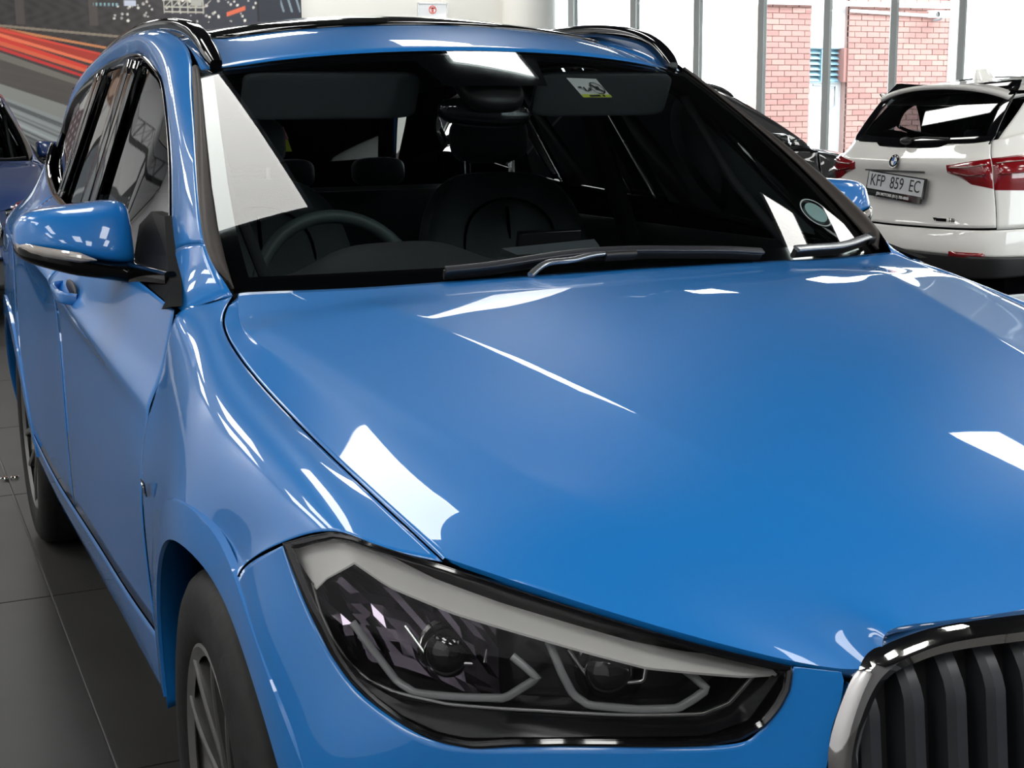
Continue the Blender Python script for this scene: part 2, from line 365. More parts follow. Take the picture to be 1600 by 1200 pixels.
def build_body(R, P):
    """outer panels of one car; R the root, P the paint material"""
    # hood -----------------------------------------------------------------------------------------------
    cen = [(0,.33,1.05),(0,.12,1.028),(0,-.08,.998),(0,-.28,.962),(0,-.48,.918),(0,-.68,.861),(0,-.812,.797)]
    cre = [None,(-.705,.26,.992),(-.672,.10,.968),(-.620,-.15,.930),(-.555,-.38,.889),(-.46,-.60,.838),None]
    sid = [None,(-.754,.267,.976),(-.752,.08,.943),(-.739,-.16,.903),(-.719,-.35,.868),(-.706,-.445,.846),None]
    rows = []
    for j in range(7):
        if j == 0: rows.append([(0,.33,1.05),(-.145,.337,1.0485),(-.305,.357,1.045),(-.51,.40,1.038),(-.672,.447,1.036),(-.698,.449,1.030),(-.720,.436,1.016)]); continue
        if j == 6: rows.append([(0,-.814,.7955),(-.141,-.809,.7935),(-.255,-.789,.7905),(-.306,-.776,.777),(-.347,-.769,.7465),(-.54,-.655,.795),(-.694,-.490,.837)]); continue
        c, k, s = (np.array(v) for v in (cen[j], cre[j], sid[j])); r = []
        for f in (0, .22, .46, .76):
            r.append((f*k[0], c[1]+(k[1]-c[1])*f*f, c[2]+(k[2]-c[2])*f**2.0))
        m = .5*(k+s)+np.array([0, 0, .003]); r += [tuple(k), tuple(m), tuple(s)]; rows.append(r)
    tu = np.concatenate([np.linspace(0, 2.3, 20)[:-1], np.linspace(2.3, 4.7, 84)[:-1], np.linspace(4.7, 6, 16)])
    A = tensor(np.array(rows), np.linspace(0, 6, 90), tu)
    # two soft crease lines a side
    ry = [r[4][1] for r in rows]; rx = [r[4][0] for r in rows]; o_ = np.argsort(ry)
    for i in range(A.shape[0]):
        x, y = A[i, :, 0], A[i, :, 1]
        for xc, amp, L, w, ya, yb in ((-.4425-.25*y, CREASE[0], .09, .007, -.74, .34), (np.interp(y, np.array(ry)[o_], np.array(rx)[o_]), CREASE[1], .10, .012, -.70, .36)):
            d = np.sqrt((x-xc)**2+w*w)-w; fade = np.clip((y-ya)/.25, 0, 1)*np.clip((yb-y)/.12, 0, 1); fade = fade*fade*(3-2*fade)
            A[i, :, 2] += amp*np.exp(-d/L)*fade
    # the side edge follows the fender line with an even gap
    ed = nat_spline(FENDER[0], np.linspace(0, 5, 400)); kk = 18; wv = (np.linspace(0, 1, kk)**2)[:, None]
    for i in range(A.shape[0]):
        y = A[i, -1, 1]
        if -.488 < y < .43:
            t = np.array([np.interp(y, ed[:, 1], ed[:, 0])+.0035, y, np.interp(y, ed[:, 1], ed[:, 2])-.0005])
            A[i, -kk:] += wv*(t-A[i, -1])
    full = np.concatenate([A[:, ::-1], A[:, 1:]*[-1, 1, 1]], 1)
    fl_ = full[-1].copy(); full = np.concatenate([full, [fl_+[0, .003, -.007]], [fl_+[0, .014, -.016]]], 0)
    obj('hood', G().grid(full).outward((0, .3, .4)), P, R, thick=.006)
    # front fenders --------------------------------------------------------------------------------------
    tu = arch_cols(0, 5, FENDER[3], FA, AR, 70)
    f = G().grid(arch_panel(FENDER, tu, 0, 6, 44, FA, AR, .075))
    # cowl piece of the fender that runs up to the pillar joint
    ys = np.linspace(.49, .585, 8)
    I = np.concatenate([[FENDER[0, 5]], curve_at_y(I_LINE, ys)]); O = np.concatenate([[FENDER[2, 5]], curve_at_y(O_LINE, np.linspace(.56, .76, 8))])
    mid = .5*(I+O)+np.array([-.008, 0, .005])*np.linspace(.6, 1, 9)[:, None]; mid[0] = FENDER[1, 5]
    f.grid(tensor(np.array([I, mid, O]), np.linspace(0, 2, 9), np.linspace(0, 8, 16)))
    f.outward()
    obj('front_fender', f, P, R, thick=.006); obj('front_fender', f.mirrored(), P, R, thick=.006)
    # pillar, cant rail and rear pillar in one frame
    I = nat_spline(I_LINE, np.linspace(1.30, 14, 90)); O = nat_spline(O_LINE, np.linspace(1.65, 14, 90))
    mid = .5*(I+O); n = np.array([-.75, -.1, .65]); mid = mid+n*np.interp(np.linspace(1.2, 14, 90), [1, 3, 5, 7, 11, 14], [.007, .009, .013, .024, .022, .012])[:, None]
    f = G().grid(tensor(np.array([I, mid, O]), np.linspace(0, 2, 13), np.linspace(0, 89, 90))).outward()
    obj('roof_side_frame', f, P, R, thick=.012); obj('roof_side_frame', f.mirrored(), P, R, thick=.012)
    # doors ----------------------------------------------------------------------------------------------
    def panel(y0, y1, v0, v1, nv=46, n=36, ret=0):
        u = arch_cols(side_u(y0), side_u(y1), SIDE[3], RA, AR, n)
        return arch_panel(SIDE, u, v0, v1, nv, RA, AR, ret)
    for side in (0, 1):
        fx = (lambda g: g.mirrored()) if side else (lambda g: g)
        d1 = obj('front_door', fx(G().grid(panel(.482, 1.512, 0, 6.02)).outward()), P, R, thick=.02)
        d2 = obj('rear_door', fx(G().grid(panel(1.518, 2.335, 0, 6.02)).outward()), P, R, thick=.02)
        obj('quarter_panel', fx(G().grid(np.concatenate([panel(2.341, 3.15, 0, 7, ret=.07)], 1)).outward()), P, R, thick=.006)
        obj('side_skirt', fx(G().grid(panel(.482, 2.30, 6.06, 7, nv=10, ret=.0)).outward()), P, R, thick=.02)
        # door handles: a bar standing off a shallow cup
        for d, yh, zh in ((d1, 1.30, .952), (d2, 2.08, 1.005)):
            x0 = -.876 if d is d1 else -.889
            path = [(x0+.004, yh-.095, zh-.004), (x0-.024, yh-.07, zh), (x0-.030, yh, zh+.003), (x0-.026, yh+.07, zh+.006), (x0+.002, yh+.10, zh+.006)]
            g = G().sweep(nat_spline(path, 15), rrect(.012, .026, .005)); obj('door_handle', fx(g), P, d)
            g = G().blob((x0+.004, yh-.01, zh), (.006, .085, .030), p=2.6); obj('handle_cup', fx(g), 'black_plastic', d)
        # side glazing: panes and their gloss black surrounds
        def top_z(y): return float(np.interp(y, [q[1] for q in O_LINE[:12]], [q[2] for q in O_LINE[:12]]))
        def belt_z(y): return float(np.interp(y, [.478, .8, 1.2, 1.6, 2.228, 2.57, 2.83, 2.95, 2.98], [1.011, 1.032, 1.052, 1.077, 1.108, 1.142, 1.178, 1.214, 1.25]))
        def pane(yb0, yb1, yt0, yt1, name, par, inset=.022, curvefront=False):
            A = []
            for t in np.linspace(0, 1, 14):
                rowp = []
                for s in np.linspace(0, 1, 26):
                    y = (yb0+(yb1-yb0)*s)*(1-t)+(yt0+(yt1-yt0)*s)*t
                    if curvefront: y = y
                    zt, zb = top_z(y)-inset, belt_z(y)+.012
                    z = zb+(max(zt, zb+.002)-zb)*t
                    rowp.append((Sx(y, z)+.012, y, z))
                A.append(rowp)
            obj(name, fx(G().grid(np.array(A)).outward()), 'side_glass', par)
        pane(.80, 1.52, .80, 1.665, 'door_glass', d1); pane(1.73, 2.14, 1.875, 2.235, 'door_glass', d2)
        pane(2.23, 2.72, 2.40, 2.86, 'quarter_glass', R)
        # frame strip following the whole outline of the glazing
        top = nat_spline(O_LINE[:14], np.linspace(0, 13, 120)); g = G()
        def strip(P3, w, th=.014):
            P3 = np.asarray(P3)
            g.sweep(P3, rrect(th, w, .004), upv=(-.43, 0, 1))
        tp = top.copy(); tp[:, 0] += .008; tp[:, 2] -= .012
        strip(tp, .034)
        bt = [(Sx(y, belt_z(y))-.002, y, belt_z(y)+.004) for y in list(np.linspace(.56, 2.94, 60))+[2.965, 2.975]]; strip(bt, .022, .016)
        tw = obj('window_trim', fx(g), 'gloss_black', R)
        for (yb0, yt0, yb1, yt1) in ((1.50, 1.655, 1.60, 1.765), (1.615, 1.78, 1.745, 1.885), (2.13, 2.225, 2.185, 2.30), (2.20, 2.315, 2.25, 2.415)):
            A = []
            for s, (dy0, dx) in enumerate(((0, .0), (0.004, -.006), (.5, -.008), (.996, -.006), (1, 0))):
                A.append([])
                for t in np.linspace(0, 1, 12):
                    y = (yb0+(yb1-yb0)*dy0)*(1-t)+(yt0+(yt1-yt0)*dy0)*t; z = belt_z(y)+(top_z(y)-.01-belt_z(y))*t
                    A[-1].append((Sx(y, z)+dx+.002, y, z))
            obj('pillar_trim', fx(G().grid(np.array(A)).outward()), 'gloss_black', R, thick=.004)
        # mirror triangle
        sail = [(-.806, .475, 1.016), (-.803, .57, 1.000), (-.798, .672, .991), (-.796, .793, 1.003), (-.790, .908, 1.036), (-.783, .944, 1.065), (-.764, .983, 1.119), (-.746, .937, 1.148), (-.738, .842, 1.144), (-.762, .709, 1.080), (-.78, .60, 1.045)]
        g = G().poly_prism([(x-.004, y, z) for x, y, z in sail][::-1], (.022, 0, 0))
        obj('mirror_base', fx(g), 'satin_black', R, smooth=False)
    # rear: tailgate and bumper
    u = np.linspace(8.0, 10, 40)
    A = tensor(SIDE, np.linspace(0, 5.35, 50), u); full = np.concatenate([A, A[:, ::-1][:, 1:]*[-1, 1, 1]], 1)
    tg = obj('tailgate', G().grid(full).outward(), P, R, thick=.02)
    for side in (0, 1):
        fx = (lambda g: g.mirrored()) if side else (lambda g: g)
        A = tensor(SIDE, np.linspace(0, 5.4, 40), np.linspace(side_u(3.152), 7.985, 16))
        obj('rear_corner_panel', fx(G().grid(A).outward()), P, R, thick=.01)
    A = tensor(SIDE, np.linspace(5.42, 6.25, 12), np.linspace(side_u(3.152), 10, 60)); full = np.concatenate([A, A[:, ::-1][:, 1:]*[-1, 1, 1]], 1)
    rb = obj('rear_bumper', G().grid(full).outward(), P, R, thick=.02)
    A = tensor(SIDE, np.linspace(6.25, 7, 10), np.linspace(side_u(3.10), 10, 60)); A = A+np.array([-.004, .012, 0]); full = np.concatenate([A, A[:, ::-1][:, 1:]*[-1, 1, 1]], 1)
    obj('rear_valance', G().grid(full).outward(), 'black_plastic', rb, thick=.02)
    for sgn in (-1, 1):
        g = G(); A = []
        for z in (.445, .475):
            A.append([(sgn*x, y+.02, z) for x, y in ((.52, 3.575), (.60, 3.562), (.68, 3.535), (.74, 3.50))])
        obj('reflector', G().grid(np.array(A)).outward(), 'lamp_red', rb, thick=.006)
    # roof skin, glass roof, rails -------------------------------------------------------------------------
    A = []
    for t in np.linspace(0, 1, 60):
        r = []
        for s in np.linspace(-1, 1, 41):
            x = s*.592; y0 = 1.071+.058*(x/.53)**2; y = y0+(3.22-y0)*t
            z = roof_z(x, y)
            if t < .04: z = z
            r.append((x, y, z))
        A.append(r)
    A = np.array(A)
    # follow the frame line at the sides
    for i in range(A.shape[0]):
        for k in (0, -1):
            y = A[i, k, 1]; zz = curve_at_y(I_LINE[:12], [min(max(y, 1.0), 3.0)])[0][2]
            A[i, k, 2] = zz
    rf = obj('roof', G().grid(A).outward(), P, R, thick=.01)
    A = []
    for t in np.linspace(0, 1, 50):
        r = []
        for s in np.linspace(-1, 1, 33):
            x = s*.515; y0 = 1.300+.075*(x/.5)**2+.05*max(abs(s)-.93, 0)/.07; y = y0+(2.75-y0)*t
            r.append((x, y, roof_z(x, y)+.005))
        A.append(r)
    obj('glass_roof', G().grid(np.array(A)).outward(), 'roof_glass', R, thick=.008)
    for sgn in (-1, 1):
        rail = [(.562, 1.135, 1.440), (.566, 1.19, 1.474), (.568, 1.27, 1.508), (.570, 1.40, 1.534), (.573, 1.62, 1.551), (.577, 1.95, 1.553), (.578, 2.30, 1.535), (.576, 2.65, 1.500), (.572, 2.92, 1.462)]
        path = nat_spline([(sgn*x, y, z) for x, y, z in rail], 50)
        sc = np.interp(np.linspace(0, 1, 50), [0, .06, .12, .9, 1], [.75, .95, 1, 1, .5])
        g = G().sweep(path, rrect(.036, .032, .010, 4), scale=sc)
        obj('roof_rail', g, 'gloss_black', R)
    # rear spoiler, rear window, antenna
    A = []
    for t in np.linspace(0, 1, 10):
        r = []
        for s in np.linspace(-1, 1, 31):
            x = s*(.57+.01*t); y = 2.98+.30*t-.05*s*s; z = roof_z(x*.95, 2.98)-.012+(-.028)*t-.012*s**4*t
            r.append((x, y, z+.018))
        A.append(r)
    obj('roof_spoiler', G().grid(np.array(A)).outward((0, 3.1, 1.2)), [P], R, thick=.03)
    A = []
    for t in np.linspace(0, 1, 16):
        r = []
        for s in np.linspace(-1, 1, 31):
            w = .60-.06*t; x = s*w; yb = 3.47-.085*s*s; yt = 3.17-.05*s*s
            r.append((x, yb+(yt-yb)*t+.015*math.sin(math.pi*t), 1.118+.022*s*s+(1.455-1.118)*t))
        A.append(r)
    A = np.array(A)
    rw = obj('rear_window', G().grid(A).outward((0, 2.6, .9)), 'side_glass', tg)
    g = G()
    B = A.copy(); B[:, :, 1] += .004
    ring = [B[0, i] for i in range(31)]+[B[j, 30] for j in range(1, 16)]+[B[15, 30-i] for i in range(1, 31)]+[B[15-j, 0] for j in range(1, 15)]
    g.sweep(ring, rrect(.075, .008, .003), upv=(0, .8, .6), closed=True)
    obj('rear_window_border', g, 'gloss_black', tg)
    g = G().blob((.0, 3.50, 1.135), (.05, .03, .025)).sweep([(0, 3.50, 1.14), (-.12, 3.485, 1.155), (-.34, 3.46, 1.15)], rrect(.02, .014, .004))
    obj('rear_wiper', g, 'black_plastic', tg)
    A = []
    for t in np.linspace(0, 1, 9):
        r = []
        for th in np.linspace(0, 2*math.pi, 17)[:-1]:
            w = .034*(1-t)**.7+.003; L = .095*(1-t*.5)
            r.append((w*math.cos(th), 2.86+.03*t+L*math.sin(th), roof_z(0, 2.86)-.005+.072*t))
        A.append(r)
    obj('antenna_fin', G().grid(np.array(A), wrap=True).outward((0, 2.86, 1.5)), P, R)
    # windscreen, its dark frit border and side mouldings ----------------------------------------------------
    A = np.array([[ws_pt(s, t) for s in np.linspace(-1, 1, 41)] for t in np.linspace(0, 1, 25)])
    ws = obj('windscreen', G().grid(A).outward((0, 1.3, .6)), 'windscreen_glass', R)
    g = G()
    A = np.array([[ws_pt(s, t, -.004) for s in np.linspace(-1, 1, 41)] for t in np.linspace(0, .052, 4)]); g.grid(A)
    A = np.array([[ws_pt(s, t, -.004) for s in np.linspace(-1, 1, 41)] for t in np.linspace(.955, 1, 4)]); g.grid(A)
    for a, b in ((-1, -.955), (.955, 1)):
        g.grid(np.array([[ws_pt(s, t, -.0035) for s in np.linspace(a, b, 4)] for t in np.linspace(0, 1, 25)]))
    # camera housing patch behind the mirror
    g.grid(np.array([[ws_pt(s*(.19+.06*q), .80+.17*q, -.0038) for s in np.linspace(-1, 1, 9)] for q in np.linspace(0, 1, 8)]))
    obj('windscreen_border', g.outward((0, 1.3, .6)), 'gloss_black', ws)
    for sgn in (-1, 1):
        t = np.linspace(0.0, 1, 40); E1 = np.array([ws_pt(sgn*1.0, q, .004) for q in t])
        I = curve_at_y([(p[0], p[1], p[2]) for p in I_LINE[:7]], np.interp(t, [0, .15, .31, .51, .71, .92, 1], [.48, .555, .66, .80, .95, 1.105, 1.165])); I[:, 0] *= -sgn; cv = np.clip(1-t/.10, 0, 1)[:, None]**2; I = I*(1-cv)+(E1+np.array([sgn*.004, -.002, .0]))*cv
        m = .5*(E1+I)+np.array([0, -.004, .006])
        obj('pillar_moulding', G().grid(tensor(np.array([E1, m, I]), np.linspace(0, 2, 7), np.linspace(0, 39, 40))).outward(), 'rubber_seal', R, thick=.006)
    # cowl tray at the foot of the glass
    A = [[(x, .335+.17*(x/.72)**2+d, 1.030-.012*(x/.72)**2-q) for x in np.linspace(-.70, .70, 21)] for d, q in ((-.02, .02), (.03, 0.002), (.10, .03))]
    obj('cowl_tray', G().grid(np.array(A)), 'black_plastic', R, thick=.01)
    # inner dark volumes: engine bay, floor, wheel liners
    g = G().box((-.50, -.50, .30), (.50, .36, .74)); g.box((-.80, .50, .22), (.80, 3.40, .40)); g.box((-.66, 3.20, .40), (.66, 3.42, .98))
    obj('inner_body', g, 'dark_void', R, smooth=False)
    for (cy, cz) in (FA, RA):
        for sgn in (-1, 1):
            th = np.linspace(-.35, math.pi+.35, 40)
            A = np.array([[(sgn*x, cy+.405*math.cos(a), cz+.405*math.sin(a)) for a in th] for x in (.835, .56)])
            g = G().grid(A); g.add([(sgn*.56, cy+.405*math.cos(a), cz+.405*math.sin(a)) for a in th], [tuple(range(40))])
            obj('wheel_liner', g, 'dark_void', R)
    # raised band around each wheel opening
    tu = np.linspace(0, 5, 120); pts = np.concatenate([tensor(FENDER, np.linspace(0, 6, 160), tu).reshape(-1, 3), BUMP_PTS[0]])
    ptr = tensor(SIDE, np.linspace(0, 7, 200), np.linspace(4, 7.6, 160)).reshape(-1, 3)
    def sx(P3, y, z):
        d = (P3[:, 1]-y)**2+(P3[:, 2]-z)**2; k = np.argpartition(d, 6)[:6]; w = 1/(d[k]+1e-6)
        return float((P3[k, 0]*w).sum()/w.sum())
    for (c, P3, a0, a1) in ((FA, pts, 2, 172), (RA, ptr, 0, 176)):
        A = []
        for r_, off in ((.389, .002), (.391, -.004), (.42, -.006), (.449, -.005), (.454, .003)):
            A.append([(sx(P3, c[0]+r_*math.cos(a), c[1]+r_*math.sin(a))+off*(1-max(0, (i-46)/14)**2 if c is FA else 1), c[0]+r_*math.cos(a), c[1]+r_*math.sin(a)) for i, a in enumerate(np.radians(np.linspace(a0, a1, 60)))])
        A = np.array(A)
        K = A[:, :, 0].copy()
        for _ in range(20): K[:, 1:-1] = .5*K[:, 1:-1]+.25*(K[:, 2:]+K[:, :-2])
        A[:, :, 0] = K
        g = G().grid(A).outward()
        obj('wheel_arch_band', g, P, R); obj('wheel_arch_band', g.mirrored(), P, R)
def resample(P, n, closed=False):
    P = np.asarray(P, float)
    if closed: P = np.concatenate([P, P[:1]])
    d = np.r_[0, np.cumsum(np.linalg.norm(np.diff(P, axis=0), axis=1))]; t = np.linspace(0, d[-1], n+(1 if closed else 0))
    if closed: t = t[:-1]
    return np.stack([np.interp(t, d, P[:, k]) for k in range(P.shape[1])], 1)
def coons(T, B, L, Rr):
    """T,B: n x d left->right (top,bottom); L,Rr: m x d top->bottom"""
    n, m = len(T), len(L); u = np.linspace(0, 1, n)[None, :, None]; v = np.linspace(0, 1, m)[:, None, None]
    a = T[None]*(1-v)+B[None]*v; b = L[:, None]*(1-u)+Rr[:, None]*u
    c = (T[0]*(1-u)*(1-v)+T[-1]*u*(1-v)+B[0]*(1-u)*v+B[-1]*u*v)
    return a+b-c
def on_front(A, off=0.0):
    o = np.zeros(A.shape[:-1]+(3,))
    for i in np.ndindex(*A.shape[:-1]): o[i] = front_pt(A[i][0], A[i][1], off)
    return o
HL_T = [(-.831,.821),(-.811,.838),(-.791,.850),(-.776,.851),(-.749,.844),(-.701,.834),(-.644,.818),(-.591,.803),(-.537,.787),(-.481,.771),(-.399,.750)]
HL_L = [(-.831,.821),(-.825,.786),(-.814,.740),(-.803,.706),(-.790,.682),(-.774,.664),(-.756,.650)]
HL_B = [(-.756,.650),(-.737,.640),(-.716,.634),(-.690,.634),(-.657,.644),(-.615,.652),(-.574,.657),(-.482,.664),(-.455,.670)]
HL_R = [(-.399,.750),(-.403,.725),(-.413,.705),(-.428,.686),(-.455,.670)]
HL_LOOP = HL_T+HL_R[1:]+HL_B[::-1][1:]+HL_L[::-1][1:-1]
KID = [(-.371,.639),(-.366,.674),(-.357,.702),(-.343,.736),(-.326,.759),(-.306,.772),(-.255,.787),(-.204,.791),(-.141,.791),(-.09,.789),(-.045,.783),(-.024,.766),(-.018,.72),(-.019,.64),(-.026,.575),(-.045,.545),(-.10,.528),(-.20,.525),(-.29,.533),(-.340,.55),(-.362,.585)]
def inset_loop(P, d):
    P = np.asarray(P, float); n = len(P); o = []; c = P.mean(0)
    for i in range(n):
        t = P[(i+1) % n]-P[i-1]; t /= np.linalg.norm(t)+1e-9; nn = np.array([-t[1], t[0]])
        if nn @ (c-P[i]) < 0: nn = -nn
        o.append(P[i]+nn*d)
    return np.array(o)
BUMP_PTS = []
def build_front(R, P):
    for side in (0, 1):
        fx = (lambda g: g.mirrored()) if side else (lambda g: g)
        # bumper skin round the headlight
        inn = [(-.831,.821),(-.825,.786),(-.814,.740),(-.790,.682),(-.756,.650),(-.716,.634),(-.657,.644),(-.574,.657),(-.482,.664),(-.428,.686),(-.399,.750),(-.374,.7465),(-.352,.743)]
        out = [(-.869,-.178,.695),(-.867,-.225,.664),(-.862,-.285,.61),(-.855,-.333,.55),(-.845,-.372,.46)]+[front_pt(*q) for q in ((-.79,.40),(-.69,.40),(-.58,.42),(-.47,.46),(-.384,.60),(-.366,.672),(-.356,.705),(-.350,.733))]
        I = on_front(np.array(inn)); O = np.array(out); rows = [I]
        for f in (.33, .67):
            m = I+(O-I)*f
            for i in range(len(m)):
                if i >= 5: m[i] = front_pt(m[i][0], m[i][2])
                else: m[i] = m[i]+np.array([-.75, -.65, 0])*(.016 if i else .012)
            rows.append(m)
        rows.append(O)
        vv = np.linspace(3, 6, 200); q = nat_spline(FENDER[:, 0], vv); dq = np.hypot(q[:, 1]-FA[0], q[:, 2]-FA[1]); kq = int(np.argmax(dq < AR-.001)); cq = resample(q[:kq+1], 4)
        for i in range(4): rows[i][0] = cq[i]+np.array([0, -.003, -.003])
        A = tensor(np.array(rows), np.linspace(0, 3, 26), np.linspace(0, 12, 140))
        tt = np.linspace(0, 12, 140); lin = np.stack([np.interp(tt, np.arange(13), I[:, k]) for k in range(3)], 1)
        wq = np.clip((tt-8.6)/.6, 0, 1)[:, None]; dl = (lin-A[0])*wq
        for v in range(9): A[v] += dl*(1-v/9.0)**2
        BUMP_PTS.append(A[:, :78].reshape(-1, 3)); ret = A[-1].copy(); ret[:, 0] += np.where(np.linspace(0, 12, 140) < 4.2, .07, 0.0); ret[:, 1] += np.where(np.linspace(0, 12, 140) < 4.2, 0, .02)
        g = G().grid(np.concatenate([A, [ret]], 0))
        # (the skin runs on between headlight tip and grille frame)
        # lower sides of the bumper
        lo = np.array([(-.845,-.372,.46),(-.79,front_y(-.79,.40),.40),(-.69,front_y(-.69,.40),.40),(-.58,front_y(-.58,.42),.42),(-.47,front_y(-.47,.46),.46),(-.384,front_y(-.384,.50),.50)])
        bt = np.array([(-.81,-.385,.24)]+[front_pt(x, .24) for x in (-.78, -.69, -.58, -.47, -.384)])
        bump = obj('front_bumper', fx(g.outward((0, .2, .5))), P, R, thick=.008)
        obj('lower_intake', fx(G().grid(tensor(np.array([lo, bt]), np.linspace(0, 1, 6), np.linspace(0, 5, 24))).outward((0, .2, .5))), 'black_plastic', bump, thick=.008)
        # headlight ------------------------------------------------------------------------------------
        n, m = 44, 20
        T, B, L, Q = resample(HL_T, n), resample(HL_B, n), resample(HL_L, m), resample(HL_R, m)
        C2 = coons(T, B, L, Q)
        loop = resample(HL_LOOP, 110, True)
        g = G(); rings = []
        for d, off in ((0.0, 0.0), (0.004, -.012), (.010, -.085)):
            rings.append(on_front(inset_loop(loop, d), off))
        g.grid(np.swapaxes(np.array(rings), 0, 1)) if False else g.add(np.array(rings).reshape(-1, 3), grid_faces(3, 110, 0, True))
        back = on_front(C2*1.0, -.085); g.grid(back)
        hl = obj('headlight', fx(g), 'lamp_dark', R)
        obj('lamp_lens', fx(G().grid(on_front(C2, .002)).outward((0, .4, .6))), 'lamp_lens', hl)
        # rim seal
        o_, i_ = on_front(loop, .001), on_front(inset_loop(loop, .008), .0005)
        obj('lamp_seal', fx(G().add(np.array([o_, on_front(inset_loop(loop, .004), .004), i_]).reshape(-1, 3), grid_faces(3, 110, 0, True))), 'gloss_black', hl)
        # bright brow across the top and the grey frame down the outer side and along the bottom
        top_o = resample([(-.824,.815),(-.806,.831),(-.788,.842),(-.772,.843),(-.754,.835),(-.698,.807),(-.642,.789),(-.585,.774),(-.53,.759),(-.475,.749),(-.405,.742)], 50)
        top_i = resample([(-.806,.778),(-.796,.794),(-.772,.818),(-.746,.799),(-.694,.781),(-.624,.765),(-.53,.742),(-.44,.735),(-.408,.737)], 50)
        A = np.array([on_front(top_o, -.048), on_front(.6*top_o+.4*top_i, -.034), on_front(top_i, -.014), on_front(top_i-[0, .003], -.016), on_front(top_i-[0, .004], -.07)])
        obj('brow_reflector', fx(G().grid(A)), 'lamp_silver', hl)
        lo_o = resample([(-.824,.815),(-.818,.784),(-.806,.738),(-.783,.684),(-.750,.655),(-.715,.643),(-.690,.643),(-.655,.652),(-.574,.665),(-.482,.672),(-.440,.690),(-.410,.735)], 70)
        lo_i = resample([(-.806,.778),(-.803,.748),(-.794,.717),(-.783,.694),(-.766,.678),(-.745,.672),(-.701,.670),(-.618,.678),(-.533,.682),(-.473,.686),(-.447,.698),(-.415,.736)], 70)
        A = np.array([on_front(lo_o, -.008), on_front(.5*(lo_o+lo_i), -.016), on_front(lo_i, -.036), on_front(lo_i, -.08)])
        obj('bezel', fx(G().grid(A)), 'lamp_dark', hl)
        obj('bezel_edge', fx(G().sweep(on_front(lo_i, -.033), rrect(.004, .004, .001), upv=(0, -1, .2))), 'rim_silver', hl)
        # light rings, projector lenses, bowls
        for pts, lens, bowl in (([(-.775,.742),(-.757,.71),(-.741,.683),(-.726,.674),(-.69,.678),(-.648,.685),(-.632,.70),(-.619,.712),(-.630,.724),(-.640,.734)], (-.683, .722), (-.70, .728, .075, .05)),
                                ([(-.607,.755),(-.597,.72),(-.588,.697),(-.575,.687),(-.53,.686),(-.493,.689),(-.477,.70),(-.464,.711),(-.476,.724),(-.486,.733)], (-.541, .718), (-.54, .72, .06, .04))):
            p = on_front(resample(pts, 40), -.040)
            obj('light_ring', fx(G().sweep(p, rrect(.009, .009, .003), upv=(0, -1, .2))), 'lamp_ring', hl)
            c = front_pt(lens[0], lens[1], -.075); nrm = Vector((-.45, -.85, .1)).normalized()
            g = G().lathe([(-.0, .032), (-.012, .031), (-.022, .025), (-.028, .014), (-.030, .001)], (0, 0, 0), 'y', 32)
            q = nrm.to_track_quat('-Y', 'Z').to_matrix(); Vv = np.array(g.V) @ np.array(q).T+np.array(c); g.V = [tuple(v) for v in Vv]
            obj('projector_lens', fx(g), 'gloss_black', hl)
            g = G().lathe([(-.001, .040), (-.006, .036), (-.001, .032)], (0, 0, 0), 'y', 32); Vv = np.array(g.V) @ np.array(q).T+np.array(c); g.V = [tuple(v) for v in Vv]
            obj('lens_collar', fx(g), 'chrome', hl)
            # angular chrome bracket under each lens
            br = [(lens[0]-.045, lens[1]+.026), (lens[0]-.024, lens[1]-.012), (lens[0]-.004, lens[1]-.008), (lens[0]+.022, lens[1]-.004), (lens[0]+.026, lens[1]+.018)]
            obj('chrome_bracket', fx(G().sweep(on_front(resample(br, 24), -.052), rrect(.005, .006, .002), upv=(0, -1, .2))), 'chrome', hl)
        # faceted side bowl that throws back the showroom lights
        A = []
        for v in np.linspace(0, 1, 10):
            r = []
            for s in np.linspace(0, 1, 16):
                x = -.800+.15*s; z = .80-.025*s-.11*v+.02*math.sin(3.1*s)
                f = front_pt(x, z, -.045-.03*math.sin(math.pi*v)*math.sin(math.pi*min(1, s*1.2)))
                r.append((f[0], f[1]+.005*((int(s*15)*7+int(v*9)*5) % 4)/3, f[2]))
            A.append(r)
        obj('side_reflector', fx(G().grid(np.array(A))), 'lamp_facet', hl, smooth=False)
        # kidney grille ---------------------------------------------------------------------------------
        kl = resample(KID, 120, True); kl = np.array([np.mean([kl[(i+k) % 120] for k in (-2, -1, 0, 1, 2)], 0) for i in range(120)])
        rings = [on_front(kl, -.03), on_front(kl, .001), on_front(inset_loop(kl, .005), .009), on_front(inset_loop(kl, .017), .011), on_front(inset_loop(kl, .030), .000), on_front(inset_loop(kl, .032), -.04)]
        kg = obj('kidney_grille', fx(G().add(np.array(rings).reshape(-1, 3), grid_faces(6, 120, 0, True))), 'chrome', R)
        inner = inset_loop(kl, .031)
        for k in range(7):
            x = -.316+.047*k
            zs = [q[1] for i, q in enumerate(inner) if abs(q[0]-x) < .012 or (inner[i-1][0]-x)*(q[0]-x) <= 0]
            if not zs: continue
            z0, z1 = min(zs)-.004, max(zs)+.004; A = []
            for z, lean in zip(np.linspace(z0, z1, 16), [0]*12+[.004, .012, .022, .034]):
                y = front_y(x, z)
                A.append([(x-.012, y+.075, z), (x-.013, y+.016+lean, z), (x-.006, y+.008+lean, z), (x+.006, y+.006+lean, z), (x+.010, y+.012+lean, z), (x+.010, y+.075, z)])
            obj('grille_bar', fx(G().grid(np.array(A)).outward((x, 0, .65))), 'grille_bar', kg, sharp=25)
        g = G().grid(on_front(np.array([[(x, z) for x in np.linspace(-.37, -.02, 12)] for z in np.linspace(.52, .79, 6)]), -.085))
